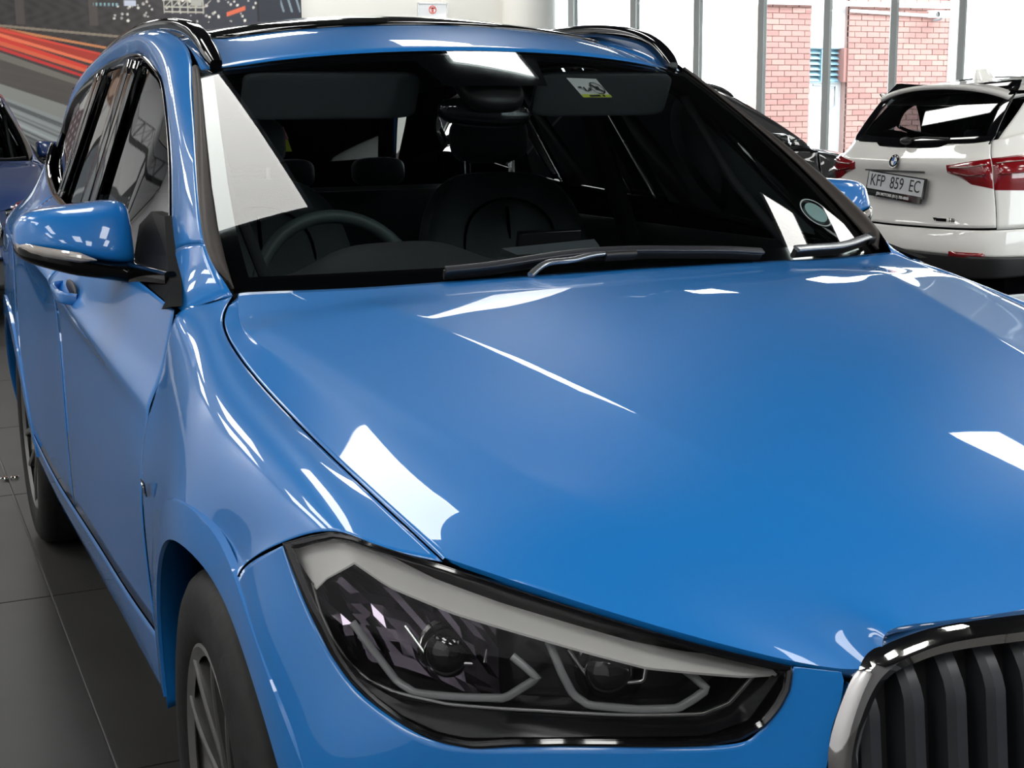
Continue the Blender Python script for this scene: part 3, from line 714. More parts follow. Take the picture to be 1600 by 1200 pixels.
        obj('grille_backing', fx(g), 'dark_void', kg)
    # middle of the bumper, under the grille, and lower intake
    A = on_front(np.array([[(x, z) for x in np.linspace(-.43, .43, 31)] for z in np.linspace(.80, .50, 8)]), -.045)
    obj('grille_surround', G().grid(A).outward((0, .2, .5)), 'black_plastic', R)
    A = on_front(np.array([[(x, z) for x in np.linspace(-.384, .384, 31)] for z in np.linspace(.525, .44, 6)]))
    obj('bumper_centre', G().grid(A).outward((0, .2, .5)), P, R, thick=.008)
    A = on_front(np.array([[(x, z) for x in np.linspace(-.384, .384, 31)] for z in np.linspace(.44, .24, 6)]), -.02)
    obj('lower_intake', G().grid(A).outward((0, .2, .5)), 'black_plastic', R, thick=.008)
def build_wheel(R, x, y, sgn, spin, steer=0.0):
    """x is the outer rim plane; sgn -1 for the car's right side"""
    c = (0, 0, 0); w = R
    wh = obj('wheel', G().lathe([(sgn*a, r) for a, r in ((-.005, .214), (.004, .229), (.002, .234), (-.010, .232), (-.016, .226), (-.05, .216), (-.17, .212), (-.19, .226))], c, 'x', 64), 'rim_silver', w, loc=(x, y, .345)); wh.rotation_euler = (0, 0, steer)
    prof = [(-.004, .231), (.006, .244), (.011, .268), (.012, .290), (.007, .314), (-.002, .331), (-.014, .340), (-.03, .344), (-.10, .3455), (-.17, .344), (-.19, .338), (-.205, .32), (-.208, .28), (-.195, .246)]
    ty = obj('tyre', G().lathe([(sgn*a, r) for a, r in prof], c, 'x', 72), 'tyre_rubber', wh)
    g = G()
    for rr, ax in ((.344, -.035), (.3458, -.10), (.344, -.165)):
        g.lathe([(sgn*(ax-.004), rr+.0008), (sgn*ax, rr-.006), (sgn*(ax+.004), rr+.0008)], c, 'x', 72)
    obj('tread_groove', g, 'dark_void', wh)
    # five double spokes
    for k in range(5):
        a0 = spin+2*math.pi*k/5; g = G()
        for e in (-1, 1):
            path = []; 
            for r, da, dx in ((.035, .10, -.030), (.075, .22, -.026), (.13, .30, -.018), (.19, .36, -.012), (.226, .40, -.010)):
                aa = a0+e*da; path.append((c[0]+sgn*dx, c[1]+r*math.sin(aa), c[2]+r*math.cos(aa)))
            g.sweep(nat_spline(path, 10), [(-.011, -.016), (.011, -.016), (.009, .010), (.004, .013), (-.004, .013), (-.009, .010)], upv=(sgn, 0, 0), scale=np.linspace(1.25, .85, 10))
        obj('spoke', g, 'rim_grey', wh, sharp=25)
    g = G().lathe([(sgn*a, r) for a, r in ((-.012, .0005), (-.012, .03), (-.016, .034), (-.03, .06), (-.06, .07))], c, 'x', 40)
    obj('hub', g, 'rim_grey', wh)
    g = G().lathe([(sgn*a, r) for a, r in ((-.075, .16), (-.075, .05), (-.09, .05))], c, 'x', 40); g.lathe([(sgn*a, r) for a, r in ((-.095, .16), (-.075, .16))], c, 'x', 40)
    obj('brake_disc', g, 'satin_chrome', wh)
    g = G(); g.lathe([(sgn*-.20, .23), (sgn*-.20, .001)], c, 'x', 40); obj('wheel_back', g, 'dark_void', wh)
    return wh
def build_mirror(R, P, side):
    fx = (lambda g: g.mirrored()) if side else (lambda g: g)
    # cap: lofted sections from the inner end to the tip
    secs = []
    #        x      y_front y_back  z_low  z_top
    for x, yf, yb, zl, zt in ((-.793, .905, .985, 1.050, 1.145), (-.800, .872, .99, 1.050, 1.165), (-.83, .850, .995, 1.051, 1.1715), (-.88, .846, .995, 1.062, 1.168), (-.93, .856, .99, 1.075, 1.164), (-.965, .872, .985, 1.083, 1.159), (-.992, .895, .98, 1.086, 1.149), (-1.010, .925, .975, 1.090, 1.128)):
        cy, cz, hy, hz = (yf+yb)/2, (zl+zt)/2, (yb-yf)/2, (zt-zl)/2
        secs.append([(x, cy-hy*np.sign(math.cos(a))*abs(math.cos(a))**.60, cz+hz*np.sign(math.sin(a))*abs(math.sin(a))**.50) for a in np.linspace(-math.pi, math.pi, 33)[:-1]])
    A = nat_spline(np.array(secs), 30); A[:, :, 1] += .42*(A[:, :, 2]-A[:, :, 2].min(1, keepdims=True)); g = G().add(A.reshape(-1, 3), grid_faces(30, 32, 0, True)); g.F.append(tuple(range(32))); g.M.append(0); g.F.append(tuple(29*32+i for i in range(32))); g.M.append(0)
    cap = obj('side_mirror', fx(g.outward((-.89, .92, 1.11))), P, R)
    secs = []
    for x, yf, yb, zl, zt in ((-.765, .83, .90, .998, 1.045), (-.80, .835, .95, 1.010, 1.054), (-.84, .838, .985, 1.021, 1.058), (-.90, .845, .99, 1.032, 1.072), (-.95, .862, .985, 1.046, 1.082), (-.985, .885, .98, 1.058, 1.089), (-1.005, .915, .975, 1.070, 1.094), (-1.012, .95, .97, 1.082, 1.094)):
        cy, cz, hy, hz = (yf+yb)/2, (zl+zt)/2, (yb-yf)/2, (zt-zl)/2
        secs.append([(x, cy-hy*np.sign(math.cos(a))*abs(math.cos(a))**.6, cz+hz*np.sign(math.sin(a))*abs(math.sin(a))**.6) for a in np.linspace(-math.pi, math.pi, 25)[:-1]])
    A = nat_spline(np.array(secs), 28); g = G().add(A.reshape(-1, 3), grid_faces(28, 24, 0, True)); g.F.append(tuple(27*24+i for i in range(24))); g.M.append(0)
    obj('mirror_housing', fx(g.outward((-.88, .92, 1.05))), 'deep_black', cap)
    path = [(-.778, .62, 1.048), (-.788, .70, 1.045), (-.798, .80, 1.040), (-.804, .86, 1.036), (-.806, .90, 1.034)]
    obj('mirror_arm', fx(G().sweep(nat_spline(path, 10), rrect(.040, .046, .012, 4), scale=np.linspace(.55, 1, 10))), 'deep_black', cap)
    A = []
    for t in np.linspace(0, 1, 24):
        x = -.875-.135*t; yf = np.interp(-x, [.83, .88, .93, .965, .99, 1.008], [.842, .836, .846, .866, .893, .93]); zc = np.interp(-x, [.87, .93, 1.01], [1.0655, 1.077, 1.092]); h = .0095*min(1, t*4+.15)
        A.append([(x, yf+.004, zc-h), (x, yf-.002, zc-h*.6), (x, yf-.004, zc), (x, yf-.002, zc+h*.6), (x, yf+.004, zc+h)])
    obj('turn_signal', fx(G().grid(np.array(A)).outward((-.9, .95, 1.07))), 'signal_lens', cap)
    g = G(); V = [(-.80, .99, 1.06), (-.985, .985, 1.09), (-.985, .985, 1.125), (-.93, .988, 1.155), (-.83, .99, 1.16), (-.80, .99, 1.15)]
    g.add(np.array(V)+[0, .006, 0], [tuple(range(6))]); obj('mirror_glass', fx(g), 'chrome', cap, smooth=False)
def ws_at(x, z, off=0.0):
    """point on the windscreen above (x, z)"""
    best = None
    for t in np.linspace(0, 1, 201):
        h = float(ws_half(t)); p = ws_pt(x/h, t, off)
        if best is None or abs(p[2]-z) < best[0]: best = (abs(p[2]-z), p)
    return best[1]
def build_wipers(R):
    b1 = [ws_at(x, z, .016) for x, z in ((-.349, 1.046), (-.25, 1.060), (-.13, 1.070), (0, 1.073), (.12, 1.069), (.22, 1.062), (.305, 1.054))]
    w = obj('wiper', G().sweep(nat_spline(b1, 40), rrect(.011, .018, .004), upv=(0, -.5, .86)), 'black_plastic', R)
    obj('wiper_spine', G().sweep(nat_spline([p+np.array([0, -.010, .010]) for p in b1], 40), rrect(.016, .006, .002), upv=(0, -.5, .86)), 'grille_bar', w)
    a = [np.array((-.205, .325, 1.050)), ws_at(-.165, 1.055, .03), ws_at(-.12, 1.072, .034), ws_at(-.06, 1.078, .03), ws_at(.012, 1.076, .026)]
    obj('wiper_arm', G().sweep(nat_spline(a, 24), rrect(.010, .008, .0025), upv=(0, -.5, .86), scale=np.linspace(1.2, .9, 24)), 'wiper_metal', w)
    obj('wiper_clip', G().sweep([ws_at(-.045, 1.076, .024), ws_at(.018, 1.075, .024)], rrect(.022, .018, .005), upv=(0, -.5, .86)), 'black_plastic', w)
    b2 = [ws_at(x, z, .016) for x, z in ((.40, 1.037), (.46, 1.043), (.545, 1.0495), (.62, 1.0545), (.668, 1.057))]
    w = obj('wiper', G().sweep(nat_spline(b2, 24), rrect(.011, .020, .004), upv=(0, -.5, .86)), 'black_plastic', R)
    obj('wiper_spine', G().sweep(nat_spline([p+np.array([0, -.010, .010]) for p in b2], 24), rrect(.018, .007, .003), upv=(0, -.5, .86)), 'wiper_metal', w)  # lighter metal here puts the sky's reflection on this spine into its colour
    obj('wiper_clip', G().sweep([b2[-1]+np.array([-.012, -.01, .004]), b2[-1]+np.array([.004, -.01, .006])], rrect(.022, .020, .005), upv=(0, -.5, .86)), 'black_plastic', w)
def build_interior(R):
    # ---
    # dashboard with the instrument hump in front of the driver
    A = []
    for v, (y, z) in enumerate(((.40, 1.020), (.52, 1.032), (.64, 1.035), (.76, 1.028), (.84, 1.005), (.88, .95), (.86, .85), (.84, .60))):
        r = []
        for x in np.linspace(-.70, .70, 57):
            hump = .052*math.exp(-((x+.30)/.17)**4)*(1 if v in (3,) else .75 if v == 4 else .35 if v == 2 else 0)
            r.append((x*(1 if v else .97), y+.17*(x/.72)**2*(.9 if v < 3 else .3), z-.02*(abs(x)/.7)**3-(.012 if v == 0 else 0)+hump))
        A.append(r)
    obj('dashboard', G().grid(tensor(np.array(A), np.linspace(0, 7, 40), np.linspace(0, 56, 57))).outward((0, .7, .6)), 'dash_plastic', R)
    g = G().sweep([(-.015, .80, 1.05), (.13, .80, 1.05)], rrect(.014, .075, .006), upv=(0, -.25, 1)); obj('centre_screen', g, 'gloss_black', R)
    # slim head-up screen frame lying on top of the dash by the glass
    P3 = [(-.205, .455, 1.080), (-.03, .44, 1.088), (-.018, .425, 1.093), (-.03, .40, 1.075), (-.185, .415, 1.072)]
    g = G().poly_prism([ws_at(x, z, -.010) for x, z in ((-.208, 1.089), (-.018, 1.097), (-.016, 1.085), (-.034, 1.078), (-.186, 1.076))], (0, .008, -.012))
    obj('dash_pad', g, 'visor_cloth', R)
    # steering wheel
    c = np.array((-.345, 1.0, .945)); ax = Vector((0, -.90, .36)).normalized(); e1 = np.array((1, 0, 0)); e2 = np.array(Vector((0, .36, .90)).normalized())
    ring = [c+.182*(math.cos(a)*e1+math.sin(a)*e2) for a in np.linspace(0, 2*math.pi, 49)[:-1]]
    sw = obj('steering_wheel', G().sweep(ring, ell(.030, .034), upv=np.array(ax), closed=True), 'leather', R)
    g = G().blob(c, (.075, .03, .06), p=3)
    for a in (0.05, math.pi-.05, -math.pi/2):
        g.sweep([c+.04*(math.cos(a)*e1+math.sin(a)*e2), c+.175*(math.cos(a)*e1+math.sin(a)*e2)], rrect(.035, .02, .006), upv=np.array(ax))
    obj('wheel_hub', g, 'dash_plastic', sw)
    # front seats
    for sx_ in (-.345, .365):
        se = None; A = []
        for (z, y, w, d) in ((.52, 1.62, .23, .06), (.62, 1.65, .255, .07), (.80, 1.70, .265, .075), (.95, 1.735, .255, .065), (1.06, 1.76, .225, .055), (1.125, 1.775, .18, .045), (1.160, 1.785, .12, .03), (1.168, 1.79, .05, .01)):
            r = []
            for a in np.linspace(0, 2*math.pi, 33)[:-1]:
                cx, sy = np.sign(math.cos(a))*abs(math.cos(a))**.7, np.sign(math.sin(a))*abs(math.sin(a))**.7
                bol = .035*(abs(cx)**3) if sy < 0 else 0
                r.append((sx_+w*cx, y+d*sy-bol, z))
            A.append(r)
        g = G().add(nat_spline(np.array(A), 26).reshape(-1, 3), grid_faces(26, 32, 0, True)); g.F.append(tuple(25*32+i for i in range(32))); g.M.append(0)
        se = obj('front_seat', g.outward((sx_, 1.72, .85)), 'leather', R)
        obj('seat_cushion', G().blob((sx_, 1.36, .52), (.26, .29, .10), p=3.2), 'leather', se)
        # stitched centre panel with its arch shape
        arch = [(sx_-.140, 1.652, .74), (sx_-.143, 1.672, .94), (sx_-.11, 1.692, 1.055), (sx_, 1.705, 1.098), (sx_+.11, 1.692, 1.055), (sx_+.143, 1.672, .94), (sx_+.140, 1.652, .74)]
        obj('seat_seam', G().sweep(nat_spline(arch, 30), ell(.008, .008, 6)).sweep([(sx_, 1.700, 1.075), (sx_, 1.662, .85), (sx_, 1.64, .70)], ell(.010, .008, 6)), 'dark_void', se)
        hr = obj('headrest', G().blob((sx_-.01, 1.80, 1.262), (.115, .05, .068), p=3.4, rot=Matrix.Rotation(math.radians(-8), 3, 'X').to_euler()), 'leather', se)
        for dx in (-.068, .068):
            obj('headrest_post', G().sweep([(sx_-.012+dx, 1.79, 1.14), (sx_-.012+dx, 1.795, 1.215)], ell(.019, .019, 10)), 'chrome', hr)
    A = [[(x, y, z) for x in np.linspace(-.68, .68, 9)] for y, z in ((2.20, .50), (2.46, .56), (2.58, .80), (2.64, 1.06), (2.70, 1.075), (2.76, 1.05), (2.80, .6))]
    rb = obj('rear_bench', G().grid(tensor(np.array(A), np.linspace(0, 6, 30), np.linspace(0, 8, 20))).outward((0, 2.65, .4)), 'leather', R)
    for x in (-.36, .0, .30):
        obj('headrest', G().blob((x, 2.62, 1.145), (.09 if x else .075, .045, .048), p=3.4), 'leather', rb)
    # headliner, sun visors, mirror and its sensor pod
    A = np.array([[(s*.56, y, roof_z(s*.56, y)-.035) for s in np.linspace(-1, 1, 15)] for y in np.linspace(1.18, 3.1, 24)])
    obj('headliner', G().grid(A), 'headliner', R, thick=.01)
    for sgn in (-1, 1):
        A = np.array([[(sgn*(.585+dx), y, z) for dx in (0, .02)] for y, z in ((.62, 1.05), (.85, 1.19), (1.08, 1.39))])
        obj('pillar_lining', G().grid(A+np.array([sgn*-.0, .05, -.02])), 'headliner', R, thick=.01)
        for yb, yt, w in ((1.56, 1.74, .09), (2.18, 2.33, .10)):
            A = np.array([[(sgn*(-Sx(yb+(yt-yb)*t+dy, 1.05+.38*t)-.035), yb+(yt-yb)*t+dy, .75+.70*t) for dy in (-w*.6, w*.6)] for t in np.linspace(0, 1, 8)])
            obj('pillar_lining', G().grid(A), 'headliner', R, thick=.012)
        A = np.array([[(sgn*(.775 if z < .9 else .765), y, z) for y in np.linspace(.60, 2.3, 12)] for z in (.40, .7, .9, .98, 1.02)])
        obj('door_lining', G().grid(A), 'dash_plastic', R, thick=.01)
    for x0, x1, lab in ((-.515, -.115, None), (.175, .535, None)):
        c0, c1 = .5*(x0+x1), .5*(x1-x0); A = []
        tilt = Matrix.Rotation(math.radians(-38), 3, 'X').to_euler()
        g = G().blob((0, 0, 0), (c1, .055, .011), nu=40, nv=12, p=8, rot=None)
        q = np.array(Matrix.Rotation(math.radians(-62), 3, 'X')); V = np.array(g.V) @ q.T+np.array([c0, 1.115, 1.375]); g.V = [tuple(v) for v in V]
        obj('sun_visor', g, 'visor_cloth', R)
    g = G().blob((.0, 1.0, 1.333), (.112, .028, .032), nu=28, p=2.6, rot=Matrix.Rotation(math.radians(4), 3, 'Y').to_euler())
    rvm = obj('rear_view_mirror', g, 'gloss_black', R)
    obj('sensor_pod', G().blob((.005, 1.0, 1.395), (.075, .10, .03), p=2.8, rot=Matrix.Rotation(math.radians(32), 3, 'X').to_euler()), 'black_plastic', rvm)
def build_tail(R, P):
    tg = [c for c in R.children if c.name.startswith('tailgate')][0]
    for side in (0, 1):
        fx = (lambda g: g.mirrored()) if side else (lambda g: g)
        def lamp(u0, u1, vt, vb, n=22):
            A = []
            for t in np.linspace(0, 1, n):
                u = u0+(u1-u0)*t; a = float(vt(t)); b = float(vb(t))
                col = nat_spline(np.swapaxes(SIDE, 0, 1), [u])[0]; A.append(nat_spline(col, np.linspace(a, b, 12)))
            A = np.array(A); nx = np.array([-.35, .9, .05]); nrm = np.zeros_like(A)
            du = np.gradient(A, axis=0); dv = np.gradient(A, axis=1); nrm = np.cross(du, dv); nrm /= np.linalg.norm(nrm, axis=2, keepdims=True)
            if (nrm @ nx).mean() < 0: nrm = -nrm
            e = np.minimum(np.linspace(0, 1, n), 1-np.linspace(0, 1, n))[:, None]*8; e2 = np.minimum(np.linspace(0, 1, 12), 1-np.linspace(0, 1, 12))[None]*6
            return A+nrm*(.016*np.minimum(1, np.minimum(e, e2))+.002)[:, :, None], A, nrm
        A, B, N = lamp(7.15, 8.0, lambda t: np.interp(t, [0, .2, 1], [1.6, 1.3, 1.6]), lambda t: np.interp(t, [0, .3, 1], [3.6, 4.3, 4.2]))
        tl = obj('tail_light', fx(G().grid(A).outward((0, 3.0, .9))), 'lamp_red', R)
        A2, B2, N2 = lamp(8.02, 9.0, lambda t: np.interp(t, [0, 1], [1.65, 2.3]), lambda t: np.interp(t, [0, .5, 1], [4.15, 3.9, 2.95]))
        obj('lid_light', fx(G().grid(A2).outward((0, 3.0, .9))), 'lamp_red', tl)
        for AA, v in ((A, 3), (A2, 3)):
            g = G().sweep([AA[i, v]+np.array([-.004, .006, 0]) for i in range(2, len(AA)-2)], rrect(.010, .004, .0015), upv=(0, .3, 1)); obj('light_strip', fx(g), 'signal_lens', tl)
            g = G().sweep([AA[i, 7]+np.array([-.003, .004, 0]) for i in range(2, len(AA)-2)], rrect(.030, .003, .001), upv=(0, .3, 1)); obj('light_strip', fx(g), 'lamp_red_dark', tl)
def text_mesh(body, size, depth=.0006, bold=False):
    cu = bpy.data.curves.new('t', 'FONT'); cu.body = body; cu.size = size; cu.extrude = depth; cu.align_x = 'CENTER'; cu.align_y = 'CENTER'; cu.resolution_u = 3
    if bold: cu.offset = size*.018
    o = bpy.data.objects.new('t', cu); SC.collection.objects.link(o); dg = bpy.context.evaluated_depsgraph_get(); me = bpy.data.meshes.new_from_object(o.evaluated_get(dg))
    bpy.data.objects.remove(o); bpy.data.curves.remove(cu); return me
def text_obj(name, body, size, mat, parent, M, sx=1.0, bold=False, label=None, depth=.0006):
    me = text_mesh(body, size, depth, bold); me.transform(M @ Matrix.Diagonal((sx, 1, 1, 1))); me.materials.clear(); me.materials.append(MATS[mat])
    o = bpy.data.objects.new(name, me); SC.collection.objects.link(o); o.parent = parent
    if label: o['label'] = label
    return o
def frame_mat(o, x, y):
    """matrix with local x,y axes mapped to given directions"""
    x = Vector(x).normalized(); y = Vector(y); y = (y-x*x.dot(y)).normalized(); z = x.cross(y)
    return Matrix.Translation(o) @ Matrix((x, y, z)).transposed().to_4x4()
def roundel(R, M, r, par=None):
    """round four-quarter emblem"""
    n = 48
    def disc(r0, r1, z, a0=0, a1=2*math.pi, k=n, dz=0.0):
        g = G(); A = np.array([[(rr*math.cos(a), rr*math.sin(a), z+dz*(1 if rr == r0 else 0)) for a in np.linspace(a0, a1, k)] for rr in (r0, r1)]); return g.grid(A)
    def put(name, g, mat, par):
        g.V = [tuple(M @ Vector(v)) for v in g.V]; return obj(name, g, mat, par, smooth=False)
    e = put('emblem', disc(.0001, r*.98, .001).plus(disc(r*.9, r, .003)).plus(disc(r, r*1.02, .0)), 'gloss_black', par or R)
    put('emblem_ring', disc(r*.92, r, .004).plus(disc(r*.60, r*.64, .004)), 'chrome', e)
    for k in range(4):
        put('emblem_quarter', disc(.0001, r*.6, .0035, k*math.pi/2, (k+1)*math.pi/2, 12), 'badge_blue' if k in (1, 3) else 'badge_white', e)
    for ch, a in (('B', 128), ('M', 90), ('W', 52)):
        a = math.radians(a); p = (r*.775*math.cos(a), r*.775*math.sin(a), .0042)
        text_obj('emblem_letter', ch, r*.36, 'badge_white', e, M @ Matrix.Translation(p) @ Matrix.Rotation(a-math.pi/2, 4, 'Z'), bold=True)
    return e
# ------------------------------------------------------------------ showroom shell
pmat('wall_white', (0.80, 0.79, 0.75), 0.75, spec=0.2)
pmat('wall_grey', (0.88, 0.86, 0.89), 0.7, spec=0.2)
pmat('wall_dark', (0.16, 0.16, 0.17), 0.7, spec=0.2)
pmat('ceiling_grey', (0.035, 0.035, 0.038), 0.8, spec=0.1)
pmat('floor_tile', (0.038, 0.037, 0.036), 0.42, spec=0.25); add_noise('floor_tile', 3, 0.18, 0.02)
pmat('grout', (0.22, 0.22, 0.215), 0.7)
pmat('mullion_grey', (0.40, 0.42, 0.41), 0.45)
pmat('frame_white_lit_mullion', (0.85, 0.85, 0.85), 0.4)  # own white of the light frames, and the painted lit side of mullions
pmat('frame_dark', (0.015, 0.015, 0.016), 0.4)
pmat('lamp_panel', (0.9, 0.9, 0.88), 0.4, emit=(1.0, 0.99, 0.95), estr=8.5)
pmat('brick_a', (0.36, 0.185, 0.16), 0.8); pmat('brick_b', (0.38, 0.205, 0.175), 0.8); pmat('brick_c', (0.335, 0.165, 0.142), 0.8); pmat('brick_d', (0.39, 0.225, 0.19), 0.8)
pmat('mortar', (0.38, 0.25, 0.22), 0.9)
pmat('outside_white', (0.85, 0.85, 0.84), 0.8)
pmat('outside_tan', (0.62, 0.42, 0.26), 0.8)
pmat('louvre_blue', (0.30, 0.48, 0.55), 0.5)
pmat('louvre_dark', (0.06, 0.10, 0.12), 0.6)
pmat('pipe_grey', (0.30, 0.33, 0.36), 0.5)
pmat('paving', (0.42, 0.41, 0.39), 0.8); add_noise('paving', 2, 0.2)
pmat('grass_green', (0.16, 0.25, 0.06), 0.9); add_noise('grass_green', 6, 0.4)
ROOM_X0, ROOM_X1, ROOM_Y0, ROOM_Y1, ROOM_H = -4.6, 15.0, -6.5, 13.0, 3.7
FP, FDV = np.array([7.8, 11.2]), np.array([.8083, -.5888]); FN = np.array([.5888, .8083])
fac = lambda s, off=0.0: FP+FDV*s+FN*off
# floor: slab with tiles laid on it
fl = obj('floor', G().box((ROOM_X0-.1, ROOM_Y0-.1, -.2), (ROOM_X1+.1, ROOM_Y1+.1, -.006)), 'grout', smooth=False, kind='structure')
tg = G(); b = .0025; T = 1.2
tg.add([(b, b, -.006), (T-b, b, -.006), (T-b, T-b, -.006), (b, T-b, -.006), (b+.001, b+.001, 0), (T-b-.001, b+.001, 0), (T-b-.001, T-b-.001, 0), (b+.001, T-b-.001, 0)], [(4, 5, 6, 7), (0, 1, 5, 4), (1, 2, 6, 5), (2, 3, 7, 6), (3, 0, 4, 7)])
tme = mesh_of('floor_tile', tg, 'floor_tile', smooth=False)
ix0, iy0 = -.893-T*3, 2.09-T*7
for i in range(16):
    for j in range(16):
        x, y = ix0+i*T, iy0+j*T
        if y+T > ROOM_Y1+.05 or x+T > ROOM_X1: continue
        if (np.array([x+.6, y+.6])-FP) @ FN > -.3: continue
        o = bpy.data.objects.new('floor_tile', tme); SC.collection.objects.link(o); o.parent = fl; o.location = (x, y, 0)
# ceiling with recessed light panels
obj('ceiling', G().box((ROOM_X0-.1, ROOM_Y0-.1, ROOM_H), (ROOM_X1+.1, ROOM_Y1+.1, ROOM_H+.25)), 'ceiling_grey', smooth=False, kind='structure')
obj('wall_left', G().box((ROOM_X0-.15, ROOM_Y0, 0), (ROOM_X0, ROOM_Y1, ROOM_H)), 'wall_grey', smooth=False, kind='structure')
obj('wall_back', G().box((ROOM_X0-.15, ROOM_Y1, 0), (5.42, ROOM_Y1+.15, ROOM_H)), 'wall_white', smooth=False, kind='structure')
WX = 4.0
obj('wall_front', G().box((ROOM_X0-.15, ROOM_Y0-.15, 0), (WX, ROOM_Y0, ROOM_H)).box((WX, ROOM_Y0-.15, 0), (ROOM_X1, ROOM_Y0, .35)).box((WX, ROOM_Y0-.15, 3.2), (ROOM_X1, ROOM_Y0, ROOM_H)), 'wall_dark', smooth=False, kind='structure')
w2 = obj('fill_window', G().box((WX, ROOM_Y0-.12, .35), (ROOM_X1, ROOM_Y0-.02, .42)).box((WX, ROOM_Y0-.12, 3.13), (ROOM_X1, ROOM_Y0-.02, 3.2)), 'mullion_grey', smooth=False, kind='structure')  # unseen glazing added behind the camera to let in more daylight
for i in range(8):
    x = WX+.03+i*1.5
    obj('mullion', G().box((x-.03, ROOM_Y0-.12, .42), (x+.03, ROOM_Y0-.02, 3.13)), 'mullion_grey', w2, smooth=False)  # mullions of the added fill window
    if x+1.47 < ROOM_X1: obj('pane', G().box((x+.03, ROOM_Y0-.075, .42), (x+1.47, ROOM_Y0-.065, 3.13)), 'facade_glass', w2, smooth=False)  # panes of the added fill window
obj('wall_right', G().box((ROOM_X1, ROOM_Y0, 0), (ROOM_X1+.15, 5.9, ROOM_H)), 'wall_grey', smooth=False, kind='structure')
c0 = fac(-2.72, -.02)
obj('column', G().lathe([(0, .30), (ROOM_H, .30)], (5.62, 12.82, 0), 'z', 40), 'wall_white', smooth=True, label='round white column at the corner of the back wall', cat='column')
# glazed front: mullions, panes, sill and head
wd = G(); 
def fbox(g, s0, s1, o0, o1, z0, z1):
    a, b, c, d = fac(s0, o0), fac(s1, o0), fac(s1, o1), fac(s0, o1)
    V = [(*a, z0), (*b, z0), (*c, z0), (*d, z0), (*a, z1), (*b, z1), (*c, z1), (*d, z1)]
    return g.add(V, [(0, 3, 2, 1), (4, 5, 6, 7), (0, 1, 5, 4), (1, 2, 6, 5), (2, 3, 7, 6), (3, 0, 4, 7)])
S0, S1 = -2.75, 8.9
win = obj('window_1', fbox(fbox(G(), S0, S1, -.06, .06, 0, .08), S0, S1, -.06, .06, ROOM_H-.12, ROOM_H), 'mullion_grey', smooth=False, kind='structure')
k = 0; ms = [-2.226+.698*i for i in range(16)]
for s in ms:
    obj('mullion', fbox(G(), s-.031, s+.031, -.06, .07, .08, ROOM_H-.12), 'mullion_grey', win, smooth=False)
    obj('mullion_lit_side', fbox(G(), s+.000, s+.060, .071, .12, .08, ROOM_H-.12), 'frame_white_lit_mullion', win, smooth=False)  # white strip paints the lit side of each grey mullion
for s0, s1 in zip([S0]+ms, ms+[S1]):
    obj('pane', fbox(G(), s0+.03, s1-.03, .0, .012, .08, ROOM_H-.12), 'facade_glass', win, smooth=False)
# ceiling light panels
def light_panel(x, y, w, l, a=0.0, label='', group=None):
    e = empty('ceiling_light', (x, y, ROOM_H), a, label, 'light', group)
    fr = obj('light_frame', G().sweep([(-w/2, -l/2, -.012), (w/2, -l/2, -.012), (w/2, l/2, -.012), (-w/2, l/2, -.012)], rrect(.03, .024, .004), closed=True), 'frame_white_lit_mullion', e, smooth=False)
    obj('diffuser', G().add([(-w/2, -l/2, -.010), (w/2, -l/2, -.010), (w/2, l/2, -.010), (-w/2, l/2, -.010)], [(3, 2, 1, 0)]), 'lamp_panel', e, smooth=False)
ORD = ['first', 'second', 'third', 'fourth', 'fifth', 'sixth', 'seventh', 'eighth', 'ninth', 'tenth', 'eleventh', 'twelfth', 'thirteenth', 'fourteenth']
bands = {}
for L in LIGHTS: bands.setdefault(round((ROOM_Y1-L[1])/1.5), []).append(L)
for bi, bk in enumerate(sorted(bands)):
    for ci, L in enumerate(sorted(bands[bk])):
        light_panel(*L[:5], 'ceiling light panel of a set partly added for fill, %s from the side wall in the %s row off the mural wall' % (ORD[ci], ORD[bi]), L[6])
# ------------------------------------------------------------------ printed wall panels (vertex-coloured print on flat boards)
vcol_mat('wall_print', 0.55)
def print_board(name, w, h, nx, ny, fn, M, label, cat, thick=.03):
    """fn(u right 0..1, v up 0..1) -> rgb array, linear"""
    k = 2; us, ws_ = np.linspace(-.5/nx, 1+.5/nx, nx*k), np.linspace(-.5/ny, 1+.5/ny, ny*k); U, W = np.meshgrid(us, ws_)
    col = np.clip(fn(U, W), 0, 1).reshape(ny, k, nx, k, 3).mean((1, 3)); U, W = np.meshgrid(np.linspace(0, 1, nx), np.linspace(0, 1, ny))
    V = np.stack([(U-.5)*w, 0*U, W*h], -1).reshape(-1, 3); me = bpy.data.meshes.new(name)
    F = grid_faces(ny, nx); Vl = [tuple(M @ Vector(v)) for v in V]; me.from_pydata(Vl, [], F); me.update()
    ca = me.color_attributes.new('Col', 'FLOAT_COLOR', 'POINT'); ca.data.foreach_set('color', np.concatenate([col.reshape(-1, 3), np.ones((nx*ny, 1))], 1).astype(np.float32).ravel())
    me.materials.append(MATS['wall_print'])
    e = empty(name, (0, 0, 0), 0, label, cat)
    o = bpy.data.objects.new('printed_sheet', me); SC.collection.objects.link(o); o.parent = e
    g = G().box((-w/2-.012, .002, -.012), (w/2+.012, thick, h+.012)); g.V = [tuple(M @ Vector(v)) for v in g.V]
    obj('backing_board', g, 'frame_dark', e, smooth=False)
    return e
rng = np.random.default_rng(3)
def sm(a, b, x): t = np.clip((x-a)/(b-a), 0, 1); return t*t*(3-2*t)
def seg(U, W, x0, y0, x1, y1, wd, asp=1.0):
    dx, dy = (x1-x0)*asp, y1-y0; px, py = (U-x0)*asp, W-y0; t = np.clip((px*dx+py*dy)/(dx*dx+dy*dy+1e-9), 0, 1)
    return np.hypot(px-t*dx, py-t*dy) < wd
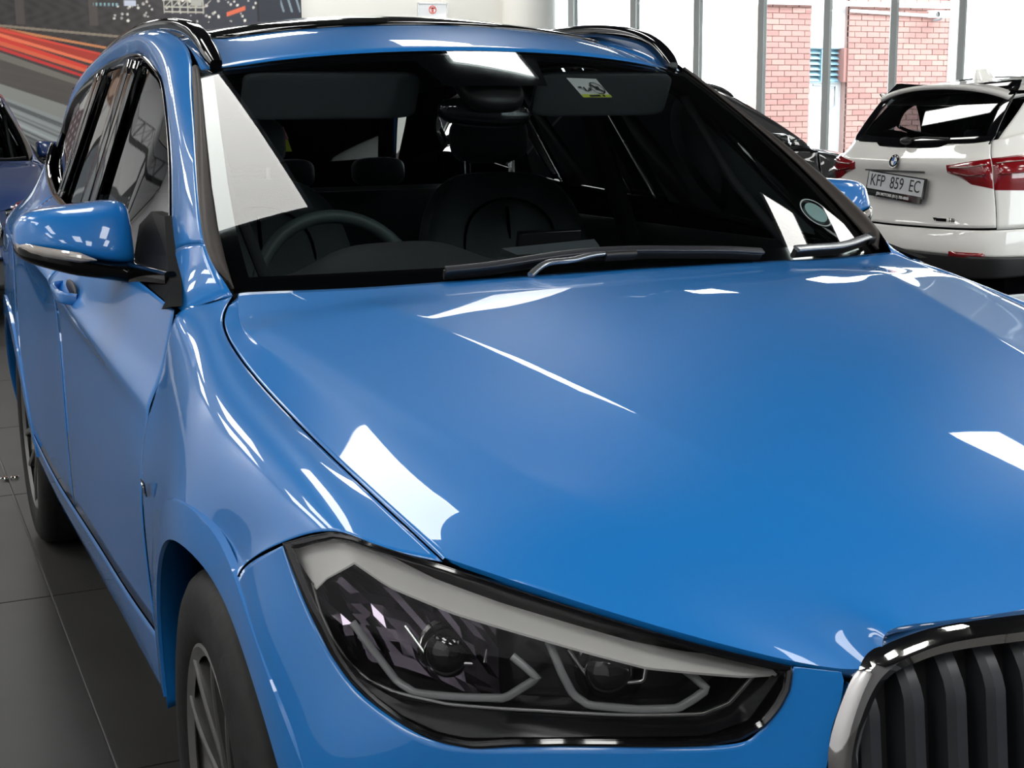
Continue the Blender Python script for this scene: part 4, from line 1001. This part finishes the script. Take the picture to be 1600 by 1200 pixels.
MX0, MX1, MZ0, MZ1 = -.16, 3.01, .35, 3.55
def night_road(U, W):
    X = MX0+(MX1-MX0)*U; Z = MZ0+(MZ1-MZ0)*W; c = np.zeros(U.shape+(3,))
    def put(m, rgb, a=1.0):
        m = np.asarray(m, float)*a; c[:] = c*(1-m[..., None])+np.array(rgb)*m[..., None]
    c[:] = (.045, .038, .040); n1 = np.sin(X*37+np.sin(Z*23)*2)*np.sin(Z*41+X*5); c += .010*n1[..., None]
    put(sm(1.2, 2.6, X), (.045, .050, .070))
    put((np.sin(X*9) > .93) & (Z > 2.25) & (X < 1.3), (.10, .085, .075), .8)
    # road on the right, sloping boundary lines in wall metres
    z_top = 2.20-.16*(X-0)-.02*(X-.6)
    put(sm(.02, -.02, Z-z_top), (.035, .033, .038))
    put(sm(.04, .0, Z-(2.165-.30*X)) , (.06, .05, .05))
    for z0, sl, wv, rgb, a in ((2.205, .175, .012, (.75, .30, .12), .9), (2.165, .26, .045, (.55, .05, .03), .9), (2.14, .30, .015, (.95, .22, .10), 1), (2.10, .335, .02, (.80, .06, .04), 1), (2.06, .33, .018, (.90, .16, .07), .9), (2.19, .235, .01, (.85, .08, .05), .9), (2.01, .345, .014, (.72, .04, .04), .95)):
        put((np.abs(Z-(z0-sl*X)) < wv*np.clip(1.25-.3*np.maximum(X, 0), .4, 3)) & (X < 1.9), rgb, a)
    put(np.abs(Z-(2.235-.08*X)) < .012, (.45, .38, .28), .6*1)
    # verge and barrier below the trails
    put(Z < 1.97-.36*X, (.20, .19, .165)); put(Z < 1.90-.345*X, (.10, .090, .082)); put((np.sin(Z*60+X*14) > .6) & (Z < 1.90-.345*X), (.115, .10, .09), .6)
    put(Z < 1.66-.35*X, (.30, .31, .29)); put(Z < 1.54-.40*X, (.33, .36, .36))
    for k in range(34):
        z0 = 1.50-.03*k+rng.uniform(-.01, .01); v = rng.choice([.05, .10, .22, .42, .55, .16]); sl = .43+.012*k
        put(np.abs(Z-(z0-sl*X)) < rng.uniform(.006, .018), (v*.9, v*1.0, v*1.02), .85)
    # street lights, sign gantry
    for _ in range(90):
        x, z = rng.uniform(.9, 3.0), rng.uniform(2.30, 2.62); r = rng.uniform(.006, .016); v = rng.uniform(.4, .95)
        put(np.hypot(X-x, Z-z) < r, (v, v*.97, v*.9))
    for _ in range(20):
        x, z = rng.uniform(0.2, 3.0), rng.uniform(2.4, 3.5); put(np.hypot(X-x, Z-z) < rng.uniform(.005, .014), (.6, .58, .5), .7)
    put((np.abs(X-1.24) < .06) & (np.abs(Z-2.475) < .028), (.55, .60, .72)); put((X > .88) & (X < 1.12) & (np.abs(Z-2.46) < .016) & (np.sin(X*160) > 0), (.25, .45, .5))
    for a in (2.40, 2.445, 2.52): put((X > 1.58) & (X < 1.98) & (np.abs(Z-a) < .006), (.55, .53, .46))
    for i in range(6):
        x = 1.58+.08*i; put(np.abs(X-x) < .006, (.5, .48, .42), 1.0*1); c[(np.abs(X-x) < .006) & ((Z > 2.54) | (Z < 2.385))] = (.045, .050, .070)
        put((np.abs((X-x)-(Z-2.44)*1.0) < .007) & (Z > 2.44) & (Z < 2.52), (.45, .43, .37))
    put((X > 1.86) & (X < 1.97) & (Z > 2.46) & (Z < 2.56), (.42, .42, .38))
    put((X > 2.22) & (X < 2.42) & (np.abs(Z-(2.41+.35*(X-2.3))) < .022), (.75, .16, .08))
    put(X > 2.55, (.028, .034, .048)); put((X > 2.80) & (Z > 2.42) & (np.sin(X*70+Z*20) > .75), (.25, .33, .38))
    put((np.abs(X-2.555) < .012), (.02, .02, .022))
    return c
e = print_board('wall_mural', MX1-MX0, MZ1-MZ0, 360, 380, night_road, Matrix.Translation(((MX0+MX1)/2, ROOM_Y1-.04, MZ0)), 'night highway wall print with red light trails on back wall', 'mural')
def bridge_print(U, W):
    X = BX0+(BX1-BX0)*U; Z = MZ0+(MZ1-MZ0)*W; c = np.zeros(U.shape+(3,))
    def put(m, rgb, a=1.0):
        m = np.asarray(m, float)*a; c[:] = c*(1-m[..., None])+np.array(rgb)*m[..., None]
    def ln(a, b, wd): return seg(X, Z, a[0], a[1], b[0], b[1], wd)
    c[:] = (.42, .42, .43); put(sm(2.9, 2.2, Z), (.52, .52, .52))
    top = lambda x: 2.93-.16*(x+2.0)+.04*(x+2.6)**2; bot = lambda x: top(x)-.20
    put((np.abs(Z-top(X)) < .008), (.05, .05, .055)); put((Z < bot(X)) & (Z > bot(X)-.075), (.018, .018, .02))
    for i in range(26):
        x = -4.4+.11*i
        put(ln((x, bot(x)), (x, top(x)), .006), (.06, .06, .065)); put(ln((x, bot(x)), (x+.11, top(x+.11)), .005), (.09, .09, .095)); put(ln((x+.11, bot(x+.11)), (x, top(x)), .004), (.13, .13, .13))
    for x in (-4.0, -3.2, -2.02): put((np.abs(X-x) < .11) & (Z < bot(X)-.05), (.02, .02, .022))
    put(Z < 2.36+.03*np.sin(X*9)+.02*np.sin(X*31), (.06, .065, .07)); put(Z < 2.26, (.12, .14, .16))
    for _ in range(90):
        x, z = rng.uniform(BX0, BX1), rng.uniform(2.0, 2.40); v = rng.uniform(.3, .9); put(np.hypot(X-x, Z-z) < rng.uniform(.004, .012), (v, v, v*.95))
    for k in range(7): put(ln((-2.6+.05*k, 2.24), (-3.6+.35*k, .5), .02), (.5, .52, .52), .8)
    return c
BX0, BX1 = -4.55, -1.90
print_board('bridge_mural', BX1-BX0, MZ1-MZ0, 240, 260, bridge_print, Matrix.Translation(((BX0+BX1)/2, ROOM_Y1-.04, MZ0)), 'grey wall print of a steel truss bridge, on the back wall', 'mural')
def portrait_print(U, W):
    X = PX0+(PX1-PX0)*U; Z = MZ0+(MZ1-MZ0)*W; c = np.zeros(U.shape+(3,))
    def put(m, rgb, a=1.0):
        m = np.asarray(m, float)*a; c[:] = c*(1-m[..., None])+np.array(rgb)*m[..., None]
    c[:] = (.16, .10, .07); put((np.sin(X*55+Z*13)*np.sin(Z*47) > .55), (.34, .20, .11))
    for x0 in (-1.62, -.85):
        put(np.hypot((X-x0)*1.25, Z-2.86) < .17, (.07, .035, .02)); put(np.hypot((X-x0-.02)*1.35, Z-2.78) < .11, (.50, .34, .26))
        put((np.abs(X-x0) < .30-.10*(Z-2.2)) & (Z < 2.62) & (Z > 1.9), (.55, .54, .52)); put((np.abs(X-x0-.05*np.sin(Z*9)) < .02) & (Z < 2.6) & (Z > 1.9), (.36, .35, .36))
    put(Z < 2.12+.05*np.sin(X*17), (.10, .07, .075)); put((np.sin(X*41)*np.sin(Z*37+X*9) > .6) & (Z < 2.1), (.40, .33, .36))
    return c
PX0, PX1 = -1.86, -.20
print_board('portrait_mural', PX1-PX0, MZ1-MZ0, 120, 200, portrait_print, Matrix.Translation(((PX0+PX1)/2, ROOM_Y1-.04, MZ0)), 'wall print of people in white shirts, between the bridge and highway prints', 'mural')
# notice on the white wall
e = empty('wall_notice', (4.52, ROOM_Y1, 2.475), 0, 'small clear notice holder with red symbol on white wall', 'notice')
g = G().box((-.17, -.02, -.12), (.17, -.001, .07)); obj('holder', g, 'badge_white', e, smooth=False)
g = G()
for a, b_, c_, d_ in ((-.172, -.165, -.122, .072), (.165, .172, -.122, .072), (-.172, .172, .062, .072)): g.box((a, -.026, c_), (b_, -.018, d_))
obj('holder_edge', g, 'satin_chrome', e, smooth=False)
g = G()
for i in range(20):
    a0, a1 = 2*math.pi*i/20, 2*math.pi*(i+1)/20
    g.add([(.0+r*math.cos(a), -.0225, -.0+r*math.sin(a)) for r, a in ((.036, a0), (.036, a1), (.046, a1), (.046, a0))], [(0, 1, 2, 3)])
g.box((-.012, -.0235, -.03), (.012, -.0205, .026)); g.box((-.03, -.0235, .012), (.03, -.0205, .024))
pmat('print_red', (.75, .12, .10), .5); obj('red_symbol', g, 'print_red', e, smooth=False)
# ------------------------------------------------------------------ outside
YB = 16.0
obj('ground', G().box((-20, ROOM_Y1-.0, -.25), (60, 60, -.02)).box((ROOM_X1+.2, -20, -.25), (60, ROOM_Y1, -.02)).box((-20, -30, -.25), (ROOM_X1+.2, ROOM_Y0-.2, -.02)), 'paving', smooth=False, kind='structure')
bw = empty('brick_building', (0, 0, 0), 0, 'sunlit red brick building with a louvred window beyond the glass', 'building')
BL, BH, MJ = .222, .073, .011
bm_ = {}
bg_ = G().box((0, 0, 0), (BL, .05, BH)); bh_ = G().box((0, 0, 0), ((BL-MJ)/2, .05, BH))
for nme, gg in (('full', bg_), ('half', bh_)):
    bm_[nme] = [mesh_of('brick', gg, 'brick_'+q, smooth=False) for q in 'abcd']
nb = 0; rest = G()
for px0, px1 in ((10.87, 11.80), (12.50, 14.44)):
    obj('pier', G().box((px0, YB+.012, 0), (px1, YB+.32, 3.35)), 'mortar', bw, smooth=False)
    row = 0; z = .0
    while z+BH < 3.35:
        x = px0; first = (row % 2 == 1)
        while x < px1-.02:
            half = first and x == px0; w = (BL-MJ)/2 if half else BL; w2 = min(w, px1-x)
            vis = .72 < z < 2.98
            if w2 < w-.001 and w2 < .03: break
            yo = YB-.004+random.uniform(-.004, .004)
            if vis and nb < 296:
                me = bm_['half' if half else 'full'][random.choice([0, 0, 1, 1, 2, 3])]
                o = bpy.data.objects.new('brick', me); SC.collection.objects.link(o); o.parent = bw; o.location = (x, yo, z); o.scale = (w2/w, 1, 1); nb += 1
            else:
                rest.box((x, yo, z), (x+w2, yo+.05, z+BH))
            x += w+MJ
        row += 1; z += BH+MJ
obj('brickwork', rest, 'brick_b', bw, smooth=False, kind='stuff')
obj('recess_wall', G().box((11.78, YB+.16, 0), (12.52, YB+.5, 1.755)).box((11.78, YB+.10, 2.27), (12.52, YB+.5, 3.35)), 'outside_white', bw, smooth=False)
obj('pier_side', G().box((12.44, YB+.02, 1.76), (12.50, YB+.4, 2.27)), 'brick_c', bw, smooth=False)
lv = obj('louvre_window', G().box((11.76, YB+.22, 1.755), (12.48, YB+.28, 2.27)), 'louvre_dark', bw, smooth=False)
for i in range(6):
    z = 1.775+.082*i; g = G().poly_prism([(11.78, YB+.14, z), (11.78, YB+.20, z+.066), (11.78, YB+.206, z+.066), (11.78, YB+.146, z)], (.68, 0, 0))
    obj('louvre_slat', g, 'louvre_blue', lv, smooth=False)
g = G()
for z in (1.756, 2.255): g.box((11.76, YB+.12, z), (12.47, YB+.2, z+.012))
for x in (11.76, 12.10, 12.45): g.box((x, YB+.125, 1.756), (x+.02, YB+.2, 2.262))
obj('louvre_frame', g, 'louvre_dark' if False else 'louvre_blue', lv, smooth=False)
obj('ledge', G().box((10.80, YB-.07, 2.885), (14.6, YB+.02, 2.955)), 'outside_white', bw, smooth=False)
obj('wall_pipe', G().sweep([(11.95, YB+.12, 1.715), (12.36, YB+.12, 1.70), (12.36, YB+.12, 1.41), (12.20, YB+.12, 1.31)], ell(.03, .03, 8)), 'pipe_grey', bw)
obj('white_return', G().box((14.44, YB-.02, 0), (14.9, YB+.6, 3.35)), 'outside_white', bw, smooth=False)
obj('render_wall', G().box((8.30, YB+1.0, 0), (8.62, YB+1.4, 3.35)), 'outside_white', bw, smooth=False)
obj('cable_duct', G().sweep([(12.5, YB-.03, 2.82), (13.4, YB-.03, 2.79), (14.2, YB-.03, 2.765)], ell(.05, .05, 8)), 'outside_white', bw)
cc = empty('security_camera', (14.05, YB-.22, 2.775), math.radians(6), 'white bullet security camera fixed to the brick pier', 'camera')
obj('camera_body', G().box((-.19, -.07, -.045), (.18, .05, .05)), 'outside_white', cc, smooth=False)
obj('camera_hood', G().box((-.21, -.08, .05), (.19, .06, .058)), 'outside_white', cc, smooth=False)
obj('camera_lens', G().lathe([(0, .001), (0, .03), (-.012, .034), (-.012, .04)], (-.12, -.072, 0), 'y', 20), 'gloss_black', cc)
obj('camera_bracket', G().sweep([(.06, .0, -.04), (.08, .06, -.07), (.08, .195, -.07)], ell(.03, .03, 8)), 'pipe_grey', cc)
obj('drain_pipe', G().sweep([(8.46, YB+.9, 0), (8.46, YB+.9, 5.0)], ell(.10, .10, 14)), 'pipe_grey', label='grey drain pipe on the far white wall outside', cat='pipe')
wl_ = G().box((-8, 22, 0), (12, 22.4, 2.0)); obj('boundary_wall', wl_, 'outside_white', smooth=False, label='low white boundary wall far behind the brick building', cat='wall')
# small metal floor caps left of the rear wheel
for i, (x, lab) in enumerate(((-.905, 'outer chrome floor cap beside the rear wheel'), (-.868, 'inner chrome floor cap beside the rear wheel'))):
    obj('floor_cap', G().lathe([(0, .016), (.010, .016), (.014, .012), (.014, .001)], (x, 3.52, 0), 'z', 20), 'chrome', label=lab, cat='floor cap')

# lawn and hedge far to the right
obj('lawn', G().grid(np.array([[(x, y, z) for x in np.linspace(35, 95, 12)] for y, z in ((24, -.02), (34, .35), (42, 1.22), (48, 1.30))])), 'grass_green', kind='structure')
pmat('hedge_green', (0.05, 0.09, 0.03), 0.9); add_noise('hedge_green', 3, 0.6)
A = []
for v in np.linspace(0, 1, 10):
    a = math.pi*v; A.append([(36+.7*i, 45+1.2*math.cos(a)*(1+.25*math.sin(i*1.7))+.3*math.sin(i*3.1+v*9), 1.0+1.1*math.sin(a)**.6*(1+.16*math.sin(i*2.3+v*5))+.02) for i in range(80)])
obj('hedge', G().grid(np.array(A)), 'hedge_green', label='dark clipped hedge at the far edge of the lawn', cat='hedge')
# ------------------------------------------------------------------ cars
def build_car(name, label, P):
    R = empty(name, (0, 0, 0), 0, label, 'car')
    build_front(R, P); build_body(R, P)
    build_wheel(R, -.868, 0, -1, .33, math.radians(-1.9)); build_wheel(R, -.868, 2.67, -1, .1)
    build_wheel(R, .868, 0, 1, .2, math.radians(-1.9)); build_wheel(R, .868, 2.67, 1, .5)
    build_mirror(R, P, 0); build_mirror(R, P, 1); build_wipers(R); build_interior(R); build_tail(R, P)
    return R
def kids(o): return list(o.children)
MC = {}
def repaint(me, old, new):
    names = [m.name for m in me.materials]
    if old not in names: return me
    k = (me.name, new)
    if k not in MC:
        c = me.copy(); c.materials[names.index(old)] = MATS[new]; MC[k] = c
    return MC[k]
def copy_tree(o, parent, old, new, skip=()):
    c = o.copy(); SC.collection.objects.link(c)
    if parent: c.parent = parent
    if c.type == 'MESH': c.data = repaint(o.data, old, new)
    for ch in kids(o):
        if ch.name.split('.')[0] in skip: continue
        copy_tree(ch, c, old, new, skip)
    return c
blue = build_car('car', 'bright blue five-door car in front with its windscreen facing us', 'paint_blue')
SKIP = ('tread_cut', 'tread_groove', 'headrest_post', 'chrome_bracket', 'dash_pad', 'seat_seam', 'wiper_spine', 'wiper_clip')
white = copy_tree(blue, None, 'paint_blue', 'paint_white', SKIP); white.location = (8.28271, 5.43884, 0); white.rotation_euler = (0, 0, 1.60333)
white['label'] = 'white car seen from behind with red tail lights and number plate'
navy = copy_tree(blue, None, 'paint_blue', 'paint_navy', SKIP); navy.location = (-.90, 8.55, 0); navy['label'] = 'dark navy car parked behind the blue one near the mural'
black = copy_tree(blue, None, 'paint_blue', 'paint_black', SKIP); black.location = (6.0, 8.1, 0); black.rotation_euler = (0, 0, 1.60333)
black['label'] = 'black car by the window, mostly hidden behind the white one'
for c in (blue, white, navy, black): c['group'] = 'cars in the showroom'
# details only the blue car carries
def win_patch(name, pts, mat, off, lab=None, par=None):
    g = G(); n = len(pts); g.add([ws_at(x, z, off) for x, z in pts], [tuple(range(n))]); return obj(name, g, mat, par or blue, smooth=False, label=lab)
st = win_patch('visor_sticker', [(.197, 1.408), (.279, 1.407), (.275, 1.364), (.196, 1.365)], 'print_white', -.012, 'white and yellow airbag notice')
win_patch('notice_band', [(.1962, 1.372), (.2757, 1.371), (.275, 1.364), (.196, 1.365)], 'print_yellow', -.0105, None, st)
cx_, cz_ = .255, 1.385
g = G()
for i in range(24):
    a0, a1 = 2*math.pi*i/24, 2*math.pi*(i+1)/24
    g.add([ws_at(cx_+r*math.cos(a), cz_+r*.75*math.sin(a), -.010) for r, a in ((.0155, a0), (.0155, a1), (.018, a1), (.018, a0))], [(0, 1, 2, 3)])
g.add([ws_at(cx_+x, cz_+z, -.010) for x, z in ((-.013, .007), (-.010, .010), (.013, -.007), (.010, -.010))], [(0, 1, 2, 3)])
g.add([ws_at(cx_+x, cz_+z, -.010) for x, z in ((-.006, -.004), (.005, -.004), (.006, .004), (-.004, .005))], [(0, 1, 2, 3)])
for x0, x1, z0, z1 in ((.205, .213, 1.385, 1.390), (.216, .221, 1.379, 1.388), (.222, .230, 1.379, 1.382), (.231, .236, 1.380, 1.386), (.215, .245, 1.366, 1.3695), (.252, .258, 1.3665, 1.3695)):
    g.add([ws_at(x, z, -.010) for x, z in ((x0, z0), (x1, z0), (x1, z1), (x0, z1))], [(0, 1, 2, 3)])
obj('notice_symbol', g, 'print_black', st, smooth=False)
dc = ws_at(.594, 1.115, -.004); de1 = Vector(ws_at(.62, 1.115)-ws_at(.57, 1.115)).normalized(); de2 = Vector(ws_at(.594, 1.13)-ws_at(.594, 1.10)).normalized()
def disc_ring(name, r0, r1, mat, off, par):
    n = 40; V = []; 
    for r in (r0, r1):
        for i in range(n):
            a = 2*math.pi*i/n; q = Vector(dc)+de1*r*math.cos(a)+de2*r*math.sin(a)+Vector((0, -.5, .86))*off; V.append(q)
    return obj(name, G().add(V, grid_faces(2, n, 0, True)), mat, par, smooth=False)
ds = disc_ring('licence_disc', .0001, .034, 'print_teal', .001, blue); ds['label'] = 'round pale green licence disc'
disc_ring('disc_holder', .034, .046, 'gloss_black', .0005, ds); disc_ring('disc_edge', .045, .049, 'print_white', .0008, ds)
roundel(blue, frame_mat((0, -.757, .8335), (1, 0, 0), (0, .86, .46)), .040)
# small three-colour badge on the wing
Mb = frame_mat((-.8815, .40, .727), (0, -1, 0), (-.12, 0, 1))
g = G().box((-.016, -.012, 0), (.016, .012, .002)); g.V = [tuple(Mb @ Vector(v)) for v in g.V]; bd = obj('wing_badge', g, 'gloss_black', blue, smooth=False)
text_obj('badge_letter', 'M', .022, 'chrome', bd, Mb @ Matrix.Translation((.003, 0, .0025)), bold=True)
A = lambda x, z: (x, 3.335-.35*(z-1.26), z)
sk = obj('window_sticker', G().add([A(.150, 1.205), (A(.150, 1.29)), A(.172, 1.29), A(.205, 1.205)], [(0, 1, 2, 3)]), 'print_pink', blue, smooth=False, label='pink and yellow sticker')
obj('sticker_base', G().add([tuple(np.array(A(.148, 1.200))-[0, .002, 0]), tuple(np.array(A(.148, 1.245))-[0, .002, 0]), tuple(np.array(A(.190, 1.245))-[0, .002, 0]), tuple(np.array(A(.208, 1.200))-[0, .002, 0])], [(0, 1, 2, 3)]), 'print_yellow', sk, smooth=False)
# details of the white car: number plate, emblem, lettering
Mp = frame_mat((0, 3.575, .862), (-1, .0, -.075), (0, -.10, 1))
def pl(g): g.V = [tuple(Mp @ Vector(v)) for v in g.V]; return g
pf = obj('plate_frame', pl(G().box((-.268, -.063, -.012), (.268, .063, .004)).box((-.258, -.098, -.012), (.250, -.060, .006))), 'gloss_black', white, smooth=False)
obj('number_plate', pl(G().box((-.257, -.053, .004), (.257, .055, .006))), 'plate_silver', pf, smooth=False)
text_obj('plate_text', 'KFP  859  EC', .108, 'print_black', pf, Mp @ Matrix.Translation((0, .002, .0068)), .80, False)
text_obj('dealer_text', 'JSN MOTORS (011) 700-0000', .026, 'print_white', pf, Mp @ Matrix.Translation((-.005, -.078, .0068)), .95, True)
Me = frame_mat((0, 3.592, 1.008), (-1, 0, 0), (0, -.30, 1)); roundel(white, Me, .043)
obj('lid_shade_strip', G().box((-.24, 3.545, .941), (.30, 3.573, .950)), 'rim_grey', white, smooth=False)  # grey strip standing in for the shadow line above the plate recess
Ms = frame_mat((-.44, 3.552, .662), (-1, -.12, 0), (0, .02, 1))
g = G().box((-.075, -.012, 0), (.005, .006, .004)).poly_prism([(-.10, .008, 0), (-.07, .008, 0), (-.085, -.012, 0)], (0, 0, .004)); g.V = [tuple(Ms @ Vector(v)) for v in g.V]
sb = obj('drive_badge', g, 'gloss_black', white, smooth=False); text_obj('drive_text', '18i', .034, 'print_black', sb, Ms @ Matrix.Translation((.045, -.003, .003)), 1.2, True)
# oval sticker on the navy car's windscreen
n = 30; q0 = ws_at(.42, 1.30, .004); 
g = G().add([ws_at(.44+.055*math.cos(2*math.pi*i/n), 1.285+.024*math.sin(2*math.pi*i/n), .004) for i in range(n)], [tuple(range(n))]); obj('oval_sticker', g, 'print_white', navy, smooth=False)
